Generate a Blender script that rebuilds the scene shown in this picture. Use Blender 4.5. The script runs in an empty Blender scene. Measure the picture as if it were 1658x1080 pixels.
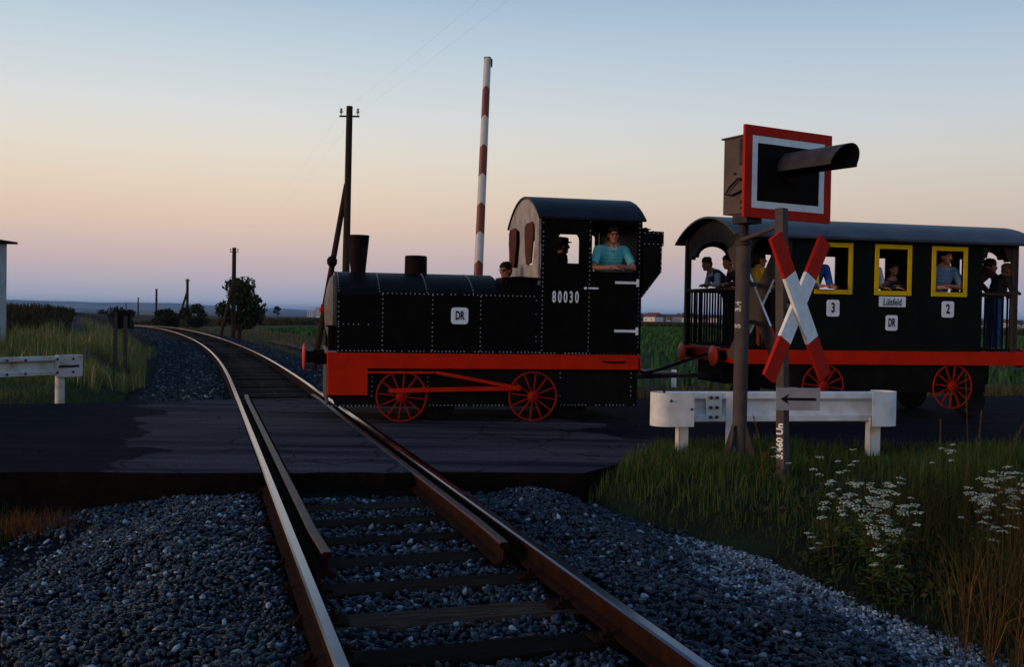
import bpy, bmesh, math, random
import numpy as np
from mathutils import Vector, Matrix

random.seed(7)
RNG = np.random.default_rng(7)
sc = bpy.context.scene
COL = sc.collection
R = math.radians
PI = math.pi


def srgb(r, g, b):
    def f(c):
        c /= 255.0
        return c / 12.92 if c <= 0.04045 else ((c + 0.055) / 1.055) ** 2.4
    return (f(r), f(g), f(b), 1.0)


# ------------------------------------------------------------------ camera
cam_data = bpy.data.cameras.new('camera')
cam = bpy.data.objects.new('camera', cam_data)
COL.objects.link(cam)
sc.camera = cam
cam_data.lens = 35.0
cam_data.sensor_width = 36.0
cam_data.clip_start = 0.05
cam_data.clip_end = 90000
PITCH = math.atan(31.0 / 1612.0)
cam.matrix_world = (Matrix.Translation((0, 0, 1.5)) @ Matrix.Rotation(PI / 2 - PITCH, 4, 'X')
                    @ Matrix.Rotation(0.017, 4, 'Z'))

# ------------------------------------------------------------------ sky, sun, exposure
SUN_AZ = R(250)          # clockwise from +Y: behind the camera, to the left
SUN_EL = R(1.5)
world = bpy.data.worlds.new('World')
sc.world = world
world.use_nodes = True
nt = world.node_tree
N, L = nt.nodes, nt.links
bg = N['Background']
sky = N.new('ShaderNodeTexSky')
sky.sky_type = 'NISHITA'
sky.sun_disc = False
sky.sun_elevation = SUN_EL
sky.sun_rotation = SUN_AZ
sky.dust_density = 1.5
sky.ozone_density = 2.0
tc = N.new('ShaderNodeTexCoord')
sep = N.new('ShaderNodeSeparateXYZ')
L.new(tc.outputs['Generated'], sep.inputs[0])
mr = N.new('ShaderNodeMapRange')
mr.inputs[1].default_value = -0.1
mr.inputs[2].default_value = 1.0
L.new(sep.outputs['Z'], mr.inputs[0])
ramp = N.new('ShaderNodeValToRGB')
L.new(mr.outputs[0], ramp.inputs[0])
stops = [(-0.1, (70, 78, 92)), (0.0, (176, 186, 204)), (0.018, (180, 178, 192)), (0.048, (206, 184, 183)),
         (0.086, (228, 201, 181)), (0.118, (233, 214, 192)), (0.155, (231, 223, 208)), (0.19, (221, 223, 221)), (0.25, (196, 212, 222)),
         (0.31, (166, 191, 213)), (0.45, (130, 168, 206)), (0.7, (84, 126, 178)), (1.0, (58, 98, 154))]
els = ramp.color_ramp.elements
while len(els) < len(stops):
    els.new(0.5)
for e, (z, c) in zip(els, stops):
    e.position = (z + 0.1) / 1.1
    e.color = srgb(*c)
dotn = N.new('ShaderNodeVectorMath')
dotn.operation = 'DOT_PRODUCT'
L.new(tc.outputs['Generated'], dotn.inputs[0])
dotn.inputs[1].default_value = (math.sin(SUN_AZ), math.cos(SUN_AZ), 0)
mr2 = N.new('ShaderNodeMapRange')
mr2.interpolation_type = 'SMOOTHSTEP'
mr2.inputs[1].default_value = 0.1
mr2.inputs[2].default_value = 1.0
mr2.inputs[3].default_value = 0.0
mr2.inputs[4].default_value = 0.85
L.new(dotn.outputs['Value'], mr2.inputs[0])
scale = N.new('ShaderNodeVectorMath')
scale.operation = 'SCALE'
scale.inputs['Scale'].default_value = 0.36
L.new(sky.outputs[0], scale.inputs[0])
mix = N.new('ShaderNodeMix')
mix.data_type = 'RGBA'
L.new(mr2.outputs[0], mix.inputs[0])
# the sky fades and turns bluer towards the side opposite the sunset
anti = N.new('ShaderNodeMapRange')
anti.interpolation_type = 'SMOOTHSTEP'
anti.inputs[1].default_value = 0.0
anti.inputs[2].default_value = -0.95
L.new(dotn.outputs['Value'], anti.inputs[0])
dim = N.new('ShaderNodeMix')
dim.data_type = 'RGBA'
dim.blend_type = 'MULTIPLY'
dim.inputs[7].default_value = (0.78, 0.84, 0.92, 1)
L.new(anti.outputs[0], dim.inputs[0])
L.new(ramp.outputs[0], dim.inputs[6])
L.new(dim.outputs[2], mix.inputs[6])
L.new(scale.outputs[0], mix.inputs[7])
L.new(mix.outputs[2], bg.inputs[0])
bg.inputs[1].default_value = 1.0

sun_data = bpy.data.lights.new('sun', 'SUN')
sun = bpy.data.objects.new('sun', sun_data)
COL.objects.link(sun)
sun_data.energy = 1.8
sun_data.angle = R(22)
sun_data.color = (1.0, 0.66, 0.44)
sd = Vector((math.sin(SUN_AZ) * math.cos(R(6)), math.cos(SUN_AZ) * math.cos(R(6)), math.sin(R(6))))
sun.rotation_euler = (-sd).to_track_quat('-Z', 'Y').to_euler()

sc.view_settings.view_transform = 'Standard'
sc.view_settings.look = 'None'
sc.view_settings.exposure = 0.0
sc.view_settings.gamma = 1.0
sc.view_settings.use_curve_mapping = False
sc.cycles.max_bounces = 6
sc.cycles.volume_bounces = 0

# ------------------------------------------------------------------ helpers
MATS = {}


def mat(name, c1, c2=None, rough=0.7, metal=0.0, scale=8.0, bump=0.0, bscale=60.0, island=False, spec=0.03,
        detail=5.0, stretch=None, coords='Object', ramp=(0.35, 0.7), coat=0.0):
    if name in MATS:
        return MATS[name]
    m = bpy.data.materials.new(name)
    m.use_nodes = True
    n, l = m.node_tree.nodes, m.node_tree.links
    b = n['Principled BSDF']
    b.inputs['Roughness'].default_value = rough
    b.inputs['Metallic'].default_value = metal
    b.inputs['Specular IOR Level'].default_value = spec
    b.inputs['Coat Weight'].default_value = coat
    c1 = tuple(c1[:3]) + (1,)
    c2 = tuple((c2 or [v * 0.7 for v in c1[:3]])[:3]) + (1,)
    t = n.new('ShaderNodeTexCoord')
    vec = t.outputs['Object' if coords == 'World' else coords]
    if coords == 'World':
        g = n.new('ShaderNodeNewGeometry')
        vec = g.outputs['Position']
    if stretch:
        mp = n.new('ShaderNodeMapping')
        mp.inputs['Scale'].default_value = stretch
        l.new(vec, mp.inputs['Vector'])
        vec = mp.outputs['Vector']
    no = n.new('ShaderNodeTexNoise')
    no.inputs['Scale'].default_value = scale
    no.inputs['Detail'].default_value = detail
    l.new(vec, no.inputs['Vector'])
    cr = n.new('ShaderNodeValToRGB')
    cr.color_ramp.elements[0].position = ramp[0]
    cr.color_ramp.elements[1].position = ramp[1]
    cr.color_ramp.elements[0].color = c1
    cr.color_ramp.elements[1].color = c2
    if island:
        g2 = n.new('ShaderNodeNewGeometry')
        l.new(g2.outputs['Random Per Island'], cr.inputs[0])
        cr.color_ramp.elements[0].position = 0.0
        cr.color_ramp.elements[1].position = 1.0
    else:
        l.new(no.outputs['Fac'], cr.inputs[0])
    l.new(cr.outputs[0], b.inputs['Base Color'])
    if bump:
        nb = n.new('ShaderNodeTexNoise')
        nb.inputs['Scale'].default_value = bscale
        nb.inputs['Detail'].default_value = 4
        l.new(vec, nb.inputs['Vector'])
        bp = n.new('ShaderNodeBump')
        bp.inputs['Strength'].default_value = bump
        bp.inputs['Distance'].default_value = 0.02
        l.new(nb.outputs['Fac'], bp.inputs['Height'])
        l.new(bp.outputs[0], b.inputs['Normal'])
    MATS[name] = m
    return m


def add_stop(m, pos, col):
    cr = [x for x in m.node_tree.nodes if x.type == 'VALTORGB'][0]
    e = cr.color_ramp.elements.new(pos)
    e.color = tuple(col[:3]) + (1,)


def tag(o, label=None, cat=None, group=None, kind=None):
    if label:
        o['label'] = label
    if cat:
        o['category'] = cat
    if group:
        o['group'] = group
    if kind:
        o['kind'] = kind
    return o


def empty(name, loc=(0, 0, 0), rz=0.0, parent=None):
    o = bpy.data.objects.new(name, None)
    o.empty_display_size = 0.2
    COL.objects.link(o)
    o.location = loc
    o.rotation_euler = (0, 0, rz)
    o.parent = parent
    return o


def link_mesh(name, me, m=None, parent=None):
    o = bpy.data.objects.new(name, me)
    COL.objects.link(o)
    if m is not None and not me.materials:
        for x in (m if isinstance(m, (list, tuple)) else [m]):
            me.materials.append(x)
    o.parent = parent
    return o


class MB:
    """collects simple solids; build() makes ONE mesh object"""
    def __init__(self):
        self.v, self.f, self.mi = [], [], []

    def add(self, vs, fs, mi=0):
        b = len(self.v)
        self.v += [tuple(p) for p in vs]
        self.f += [tuple(i + b for i in f) for f in fs]
        self.mi += [mi] * len(fs)
        return self

    def box(self, x0, x1, y0, y1, z0, z1, mi=0):
        vs = [(x, y, z) for z in (z0, z1) for y in (y0, y1) for x in (x0, x1)]
        return self.add(vs, [(0, 2, 3, 1), (4, 5, 7, 6), (0, 1, 5, 4), (2, 6, 7, 3), (0, 4, 6, 2), (1, 3, 7, 5)], mi)

    def bar(self, p0, p1, w, t, up=(0, 0, 1), mi=0):
        """rectangular bar from p0 to p1, w wide across, t along up"""
        p0, p1 = Vector(p0), Vector(p1)
        d = (p1 - p0).normalized()
        u = Vector(up)
        s = d.cross(u).normalized()
        u = s.cross(d)
        vs = []
        for p in (p0, p1):
            for a, b in ((-1, -1), (1, -1), (1, 1), (-1, 1)):
                vs.append(p + s * (a * w / 2) + u * (b * t / 2))
        return self.add(vs, [(3, 2, 1, 0), (4, 5, 6, 7), (0, 1, 5, 4), (1, 2, 6, 5), (2, 3, 7, 6), (3, 0, 4, 7)], mi)

    def cyl(self, p0, p1, r0, r1=None, n=16, mi=0):
        r1 = r0 if r1 is None else r1
        p0, p1 = Vector(p0), Vector(p1)
        d = (p1 - p0).normalized()
        a = d.orthogonal().normalized()
        b = d.cross(a)
        vs = []
        for p, r in ((p0, r0), (p1, r1)):
            for i in range(n):
                t = 2 * PI * i / n
                vs.append(p + a * (r * math.cos(t)) + b * (r * math.sin(t)))
        fs = [(i, (i + 1) % n, n + (i + 1) % n, n + i) for i in range(n)]
        fs += [tuple(range(n - 1, -1, -1)), tuple(range(n, 2 * n))]
        return self.add(vs, fs, mi)

    def lathe(self, prof, center, axis=(0, 0, 1), n=24, mi=0):
        """prof: list of (distance along axis, radius)"""
        c, d = Vector(center), Vector(axis).normalized()
        a = d.orthogonal().normalized()
        b = d.cross(a)
        vs, fs = [], []
        for h, r in prof:
            for i in range(n):
                t = 2 * PI * i / n
                vs.append(c + d * h + a * (r * math.cos(t)) + b * (r * math.sin(t)))
        for k in range(len(prof) - 1):
            for i in range(n):
                j = (i + 1) % n
                fs.append((k * n + i, k * n + j, (k + 1) * n + j, (k + 1) * n + i))
        fs += [tuple(range(n - 1, -1, -1)), tuple(range((len(prof) - 1) * n, len(prof) * n))]
        return self.add(vs, fs, mi)

    def tube(self, pts, rad, n=8, mi=0):
        pts = [Vector(p) for p in pts]
        rads = rad if isinstance(rad, (list, tuple)) else [rad] * len(pts)
        vs, fs = [], []
        ref = None
        for k, p in enumerate(pts):
            d = (pts[min(k + 1, len(pts) - 1)] - pts[max(k - 1, 0)]).normalized()
            a = d.orthogonal().normalized() if ref is None else (ref - d * ref.dot(d)).normalized()
            ref = a
            b = d.cross(a)
            for i in range(n):
                t = 2 * PI * i / n
                vs.append(p + (a * math.cos(t) + b * math.sin(t)) * rads[k])
        for k in range(len(pts) - 1):
            for i in range(n):
                j = (i + 1) % n
                fs.append((k * n + i, k * n + j, (k + 1) * n + j, (k + 1) * n + i))
        fs += [tuple(range(n - 1, -1, -1)), tuple(range((len(pts) - 1) * n, len(pts) * n))]
        return self.add(vs, fs, mi)

    def prism(self, prof, lo, hi, fn, mi=0):
        """prof: closed 2-D loop (u,v); fn(u,v,w) -> point; extruded over w from lo to hi"""
        n = len(prof)
        vs = [fn(u, v, lo) for u, v in prof] + [fn(u, v, hi) for u, v in prof]
        fs = [(i, (i + 1) % n, n + (i + 1) % n, n + i) for i in range(n)]
        fs += [tuple(range(n - 1, -1, -1)), tuple(range(n, 2 * n))]
        return self.add(vs, fs, mi)

    def strip(self, prof, lo, hi, fn, mi=0):
        """open profile swept without end caps (profile already closed by the caller if wanted)"""
        n = len(prof)
        vs = [fn(u, v, lo) for u, v in prof] + [fn(u, v, hi) for u, v in prof]
        return self.add(vs, [(i, i + 1, n + i + 1, n + i) for i in range(n - 1)], mi)

    def mesh(self, name, smooth=None):
        me = bpy.data.meshes.new(name)
        me.from_pydata(self.v, [], self.f)
        if any(self.mi):
            me.polygons.foreach_set('material_index', self.mi)
        bm = bmesh.new()
        bm.from_mesh(me)
        bmesh.ops.recalc_face_normals(bm, faces=bm.faces)
        bm.to_mesh(me)
        bm.free()
        if smooth is not None:
            me.polygons.foreach_set('use_smooth', [True] * len(me.polygons))
            me.set_sharp_from_angle(angle=R(smooth))
        me.update()
        return me

    def build(self, name, m, parent=None, smooth=None, bevel=0.0):
        o = link_mesh(name, self.mesh(name, smooth), m, parent)
        if bevel:
            md = o.modifiers.new('bevel', 'BEVEL')
            md.width = bevel
            md.segments = 2
            md.limit_method = 'ANGLE'
            md.angle_limit = R(40)
        return o


def plate(outer, holes, fn, lo, hi):
    """flat plate with holes; loops are 2-D (u,v); fn(u,v,w)->3-D; returns an MB"""
    bm = bmesh.new()
    loops = []
    for lp in [outer] + list(holes):
        vs = [bm.verts.new((u, v, 0)) for u, v in lp]
        es = [bm.edges.new((vs[i], vs[(i + 1) % len(vs)])) for i in range(len(vs))]
        loops.append((vs, es))
    bmesh.ops.triangle_fill(bm, use_beauty=True, edges=[e for _, es in loops for e in es], normal=(0, 0, 1))
    bm.verts.index_update()
    pts = [(v.co.x, v.co.y) for v in bm.verts]
    tris = [tuple(v.index for v in f.verts) for f in bm.faces]
    n = len(pts)
    mb = MB()
    vs = [fn(u, v, lo) for u, v in pts] + [fn(u, v, hi) for u, v in pts]
    fs = [t[::-1] for t in tris] + [tuple(i + n for i in t) for t in tris]
    for lv, _ in loops:
        idx = [v.index for v in lv]
        for i in range(len(idx)):
            a, b = idx[i], idx[(i + 1) % len(idx)]
            fs.append((a, b, b + n, a + n))
    bm.free()
    return mb.add(vs, fs)


def rect(u0, u1, v0, v1):
    return [(u0, v0), (u1, v0), (u1, v1), (u0, v1)]


def rrect(u0, u1, v0, v1, r, n=4):
    out = []
    for cx, cy, a0 in ((u1 - r, v0 + r, -90), (u1 - r, v1 - r, 0), (u0 + r, v1 - r, 90), (u0 + r, v0 + r, 180)):
        for k in range(n + 1):
            a = R(a0 + 90 * k / n)
            out.append((cx + r * math.cos(a), cy + r * math.sin(a)))
    return out


def arched(u0, u1, v0, v1, rise, n=10):
    """rectangle with a segmental arch on top: v1 is the crown"""
    out = [(u0, v0), (u1, v0)]
    for k in range(n + 1):
        a = PI * k / n
        out.append(((u0 + u1) / 2 + (u1 - u0) / 2 * math.cos(a), v1 - rise + rise * math.sin(a)))
    return out


def text_mesh(body, size, sx=1.0, weight=0.0, depth=0.002):
    cu = bpy.data.curves.new('lettering', 'FONT')
    cu.body = body
    cu.size = size
    cu.align_x = 'CENTER'
    cu.align_y = 'CENTER'
    cu.extrude = depth
    cu.offset = weight
    cu.resolution_u = 3
    o = bpy.data.objects.new('lettering_tmp', cu)
    COL.objects.link(o)
    dg = bpy.context.evaluated_depsgraph_get()
    me = bpy.data.meshes.new_from_object(o.evaluated_get(dg))
    bpy.data.objects.remove(o)
    bpy.data.curves.remove(cu)
    me.materials.clear()
    for v in me.vertices:
        v.co.x *= sx
    return me


def np_mesh(name, V, F):
    """V (n,3), F (m,k) uniform faces"""
    me = bpy.data.meshes.new(name)
    V = np.asarray(V, np.float32)
    F = np.asarray(F, np.int32)
    me.vertices.add(len(V))
    me.vertices.foreach_set('co', V.ravel())
    me.loops.add(F.size)
    me.loops.foreach_set('vertex_index', F.ravel())
    me.polygons.add(len(F))
    me.polygons.foreach_set('loop_start', np.arange(0, F.size, F.shape[1], dtype=np.int32))
    me.update(calc_edges=True)
    return me


def copy_tree(o, parent=None):
    c = o.copy()
    COL.objects.link(c)
    c.parent = parent
    for ch in list(o.children):
        copy_tree(ch, c)
    return c


def sstep(a, b, x):
    t = np.clip((np.asarray(x, float) - a) / (b - a), 0, 1)
    return t * t * (3 - 2 * t)


# ------------------------------------------------------------------ palette
BLACK = mat('black_paint', (0.0035, 0.003, 0.003), (0.007, 0.0055, 0.005), rough=0.45, scale=5, bump=0.12, bscale=25, spec=0.025)
BLACK_DULL = mat('sooty_black', (0.006, 0.005, 0.005), (0.012, 0.010, 0.009), rough=0.7, scale=6, bump=0.2)
RED = mat('red_paint', (0.58, 0.020, 0.004), (0.45, 0.015, 0.004), rough=0.5, scale=4, bump=0.1, bscale=30)
RED_BRIGHT = mat('red_sign_paint', (0.50, 0.022, 0.012), (0.40, 0.018, 0.012), rough=0.45, scale=9, bump=0.05)
WHITE = mat('white_paint', (0.84, 0.87, 0.88), (0.70, 0.74, 0.76), rough=0.5, scale=14, bump=0.06)
WHITE_DIRTY = mat('weathered_white', (0.62, 0.62, 0.58), (0.36, 0.32, 0.26), rough=0.6, scale=5, bump=0.15, ramp=(0.45, 0.8))
WHEEL_RED = mat('wheel_red', (0.34, 0.016, 0.007), (0.24, 0.012, 0.006), rough=0.6, scale=7)
YELLOW = mat('yellow_paint', (0.78, 0.48, 0.006), (0.66, 0.40, 0.006), rough=0.5, scale=10)
GREEN_BODY = mat('black_green_paint', (0.0035, 0.0075, 0.0055), (0.006, 0.010, 0.007), rough=0.45, scale=3, bump=0.12, bscale=18)
ROOF = mat('roofing_felt', (0.030, 0.034, 0.042), (0.055, 0.060, 0.068), rough=0.42, spec=.15, scale=3, bump=0.35, bscale=14)
STEEL = mat('grey_steel', (0.088, 0.074, 0.070), (0.058, 0.050, 0.050), rough=0.55, metal=0.0, scale=6, bump=0.15, bscale=40)
STEEL_DARK = mat('dark_steel', (0.03, 0.028, 0.03), (0.05, 0.045, 0.045), rough=0.5, scale=8)
RAIL_TOP = mat('polished_rail', (0.065, 0.08, 0.14), (0.042, 0.046, 0.075), rough=0.16, metal=1.0, scale=3, stretch=(1, 1, 1))
RUST = mat('rail_rust', (0.026, 0.0095, 0.0055), (0.013, 0.0055, 0.0035), rough=0.8, scale=9, bump=0.4, bscale=70)
TIMBER = mat('oiled_timber', (0.008, 0.0055, 0.004), (0.030, 0.021, 0.015), rough=0.85, scale=3, bump=0.6, bscale=18, stretch=(1.2, 9, 9))
WOOD_POLE = mat('weathered_pole', (0.042, 0.030, 0.019), (0.024, 0.017, 0.012), rough=0.85, scale=3, bump=0.5, bscale=12, stretch=(8, 8, 0.7))
WOOD_BROWN = mat('brown_wood', (0.055, 0.030, 0.020), (0.032, 0.018, 0.013), rough=0.6, scale=6, stretch=(1, 6, 6))
RUBBER = mat('tyre_rubber', (0.010, 0.010, 0.010), (0.016, 0.016, 0.016), rough=0.85)
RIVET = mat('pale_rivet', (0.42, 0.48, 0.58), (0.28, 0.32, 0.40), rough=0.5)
LETTER_DARK = mat('dark_lettering', (0.012, 0.012, 0.014), (0.012, 0.012, 0.014), rough=0.6)


def vary_per_object(m, lo, hi):
    """each copy of the object gets its own shade of the same colour"""
    n, l = m.node_tree.nodes, m.node_tree.links
    b = n['Principled BSDF']
    src = b.inputs['Base Color'].links[0].from_socket
    oi = n.new('ShaderNodeObjectInfo')
    mr_ = n.new('ShaderNodeMapRange')
    mr_.inputs[3].default_value = lo
    mr_.inputs[4].default_value = hi
    l.new(oi.outputs['Random'], mr_.inputs[0])
    vm = n.new('ShaderNodeVectorMath')
    vm.operation = 'SCALE'
    l.new(src, vm.inputs[0])
    l.new(mr_.outputs[0], vm.inputs['Scale'])
    l.new(vm.outputs[0], b.inputs['Base Color'])


vary_per_object(TIMBER, 0.35, 3.2)

# ================================================================== THE GROUND
# the railway line: straight across the road, then a left-hand curve
TDIR = np.array([-0.297, 0.9549])
NRM = np.array([0.9549, 0.297])
C0 = np.array([0.077, 4.25])
path, hd, p = [], math.atan2(TDIR[1], TDIR[0]), C0 - TDIR * 8.0
s = -8.0
while s < 190:
    path.append((p[0], p[1], -0.00022 * max(0.0, s - 70) ** 2, hd, s))
    ds = 0.5
    k = 0.0 if s < 16.5 else (1 / 480.0 if s < 72 else 1 / 300.0)
    hd += k * ds
    p = p + ds * np.array([math.cos(hd), math.sin(hd)])
    s += ds
path = np.array(path)


def along(s_):
    x = np.interp(s_, path[:, 4], path[:, 0])
    y = np.interp(s_, path[:, 4], path[:, 1])
    z = np.interp(s_, path[:, 4], path[:, 2])
    h = np.interp(s_, path[:, 4], path[:, 3])
    return x, y, z, h


def track_pt(s_, off, dz=0.0):
    x, y, z, h = along(s_)
    return x + off * np.sin(h), y - off * np.cos(h), z + dz


def track_coords(x, y):
    """(s, offset right of centre) of ground points"""
    x, y = np.asarray(x, float), np.asarray(y, float)
    d2 = (x[..., None] - path[:, 0]) ** 2 + (y[..., None] - path[:, 1]) ** 2
    i = d2.argmin(-1)
    h = path[i, 3]
    off = (x - path[i, 0]) * np.sin(h) - (y - path[i, 1]) * np.cos(h)
    return path[i, 4], off


def near_edge(x):
    return np.interp(x, [-60, -4.05, 1.0, 1.25, 1.75, 4.5, 8, 14, 60], [2.6, 8.97, 9.5, 10.35, 11.15, 11.8, 12.7, 14.4, 27])


def far_edge(x):
    return np.interp(x, [-60, -12, -8.2, -6.6, -5.2, -2.9, 3, 10.4, 60], [7.2, 14.0, 15.0, 15.6, 16.4, 17.0, 18.4, 20.4, 33])


def hills(x, y):
    d = np.hypot(x, y)
    az = np.degrees(np.arctan2(x, y))
    left = 1 - sstep(-9, 4, az)
    left = np.where(y < 0, 1, left)
    z = -46 * sstep(230, 2600, d) * left - 3.6 * sstep(300, 1100, d) * (1 - left)
    z = z + (30 + 6 * np.sin(az * .31 + 1)) * np.exp(-((d - 4700 - 500 * np.sin(az * .12)) / 900.0) ** 2) * left
    z = z + (34 + 5 * np.sin(az * .4) + 3 * np.sin(az * 1.3)) * np.exp(-((d - 8200) / 1500.0) ** 2)
    f = sstep(9500, 14000, d)
    return z * (1 - f) + f * (12 + 60 * (1 - sstep(-20, -10.5, az)) + 5 * np.sin(az * .9) + 3 * np.sin(az * 2.3))


def terr(x, y):
    x, y = np.asarray(x, float), np.asarray(y, float)
    d = np.hypot(x, y)
    s_, o_ = track_coords(x, y)
    z = -0.36 + 0 * x
    ro = np.where(d < 220, 1.0, 0.0)
    # maize bank on the left beyond the road
    z = z + 1.62 * np.exp(-(np.maximum(0, x + 19.3) / 3.2) ** 2 - ((y - 43) / 10.0) ** 2)
    z = z + 0.40 * np.exp(-(np.maximum(0, x + 13.0) / 2.0) ** 2 - ((y - 29) / 6.0) ** 2)
    # verges beside the road
    z = z + 0.28 * sstep(7.6, 9.3, y) * sstep(.5, 1.1, x + .15 * (y - 9)) * (1 - sstep(11, 40, x))
    z = z + 0.30 * sstep(14, 17, y) * (1 - sstep(-6.2, -5.0, x)) * (1 - sstep(20, 60, d))
    # bank right of the gravel
    z = z + 0.12 * sstep(2.6, 3.4, o_) * (1 - sstep(8, 16, d)) * (x > 0)
    z = z + 0.03 * np.sin(x * 1.7) * np.sin(y * 1.3 + 1) * ro
    z = z + np.where(d < 220, -0.00022 * np.maximum(0, s_ - 70) ** 2 * np.exp(-(o_ / 30.0) ** 2), 0)
    # the formation the line runs on stays clear of the slopes beside it
    z = np.where(d < 230, z + (np.minimum(z, -0.5 + 0 * z) - z) * np.where(s_ < 8, 1 - sstep(np.where(o_ > 0, 1.9, 2.5), np.where(o_ > 0, 2.4, 3.1), np.abs(o_)), 1 - sstep(3.0, 4.2, np.abs(o_))), z)
    return z + hills(x, y)


def build_ground():
    az = np.radians(np.concatenate([np.arange(-180, -40, 5), np.arange(-40, 40, 0.7), np.arange(40, 180, 5)]))
    rr = np.concatenate([[0.01], np.geomspace(0.8, 26000, 170)])
    A, RR = np.meshgrid(az, rr)
    X, Y = RR * np.sin(A), RR * np.cos(A)
    Z = terr(X.ravel(), Y.ravel()).reshape(X.shape)
    V = np.stack([X, Y, Z], -1).reshape(-1, 3)
    na, nr = len(az), len(rr)
    i, j = np.meshgrid(np.arange(nr - 1), np.arange(na), indexing='ij')
    j2 = (j + 1) % na
    F = np.stack([i * na + j, i * na + j2, (i + 1) * na + j2, (i + 1) * na + j], -1).reshape(-1, 4)
    me = np_mesh('ground', V, F)
    me.polygons.foreach_set('use_smooth', [True] * len(me.polygons))
    m = bpy.data.materials.new('meadow_and_fields')
    m.use_nodes = True
    n, l = m.node_tree.nodes, m.node_tree.links
    b = n['Principled BSDF']
    b.inputs['Roughness'].default_value = 0.95
    b.inputs['Specular IOR Level'].default_value = 0.1
    g = n.new('ShaderNodeNewGeometry')
    n1 = n.new('ShaderNodeTexNoise')
    n1.inputs['Scale'].default_value = 1.3
    n1.inputs['Detail'].default_value = 8
    l.new(g.outputs['Position'], n1.inputs['Vector'])
    c1 = n.new('ShaderNodeValToRGB')
    c1.color_ramp.elements[0].position = 0.38
    c1.color_ramp.elements[1].position = 0.66
    c1.color_ramp.elements[0].color = (0.012, 0.009, 0.006, 1)
    c1.color_ramp.elements[1].color = (0.016, 0.026, 0.008, 1)
    l.new(n1.outputs['Fac'], c1.inputs[0])
    # far land: woods and fields in patches
    n2 = n.new('ShaderNodeTexVoronoi')
    n2.inputs['Scale'].default_value = 0.0016
    l.new(g.outputs['Position'], n2.inputs['Vector'])
    c2 = n.new('ShaderNodeValToRGB')
    c2.color_ramp.interpolation = 'CONSTANT'
    for q, (pos, col) in enumerate([(0, (0.018, 0.03, 0.016)), (0.45, (0.05, 0.07, 0.03)), (0.62, (0.022, 0.034, 0.018)), (0.85, (0.12, 0.11, 0.06))]):
        e = c2.color_ramp.elements[q] if q < 2 else c2.color_ramp.elements.new(pos)
        e.position = pos
        e.color = col + (1,)
    sp = n.new('ShaderNodeSeparateColor')
    l.new(n2.outputs['Color'], sp.inputs[0])
    l.new(sp.outputs[0], c2.inputs[0])
    ln = n.new('ShaderNodeVectorMath')
    ln.operation = 'LENGTH'
    l.new(g.outputs['Position'], ln.inputs[0])
    mp = n.new('ShaderNodeMapRange')
    mp.inputs[1].default_value = 250
    mp.inputs[2].default_value = 600
    l.new(ln.outputs['Value'], mp.inputs[0])
    mx = n.new('ShaderNodeMix')
    mx.data_type = 'RGBA'
    l.new(mp.outputs[0], mx.inputs[0])
    l.new(c1.outputs[0], mx.inputs[6])
    l.new(c2.outputs[0], mx.inputs[7])
    l.new(mx.outputs[2], b.inputs['Base Color'])
    o = link_mesh('ground', me, m)
    tag(o, 'dark soil and grassland running out to the hills', 'ground', kind='structure')


build_ground()

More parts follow.
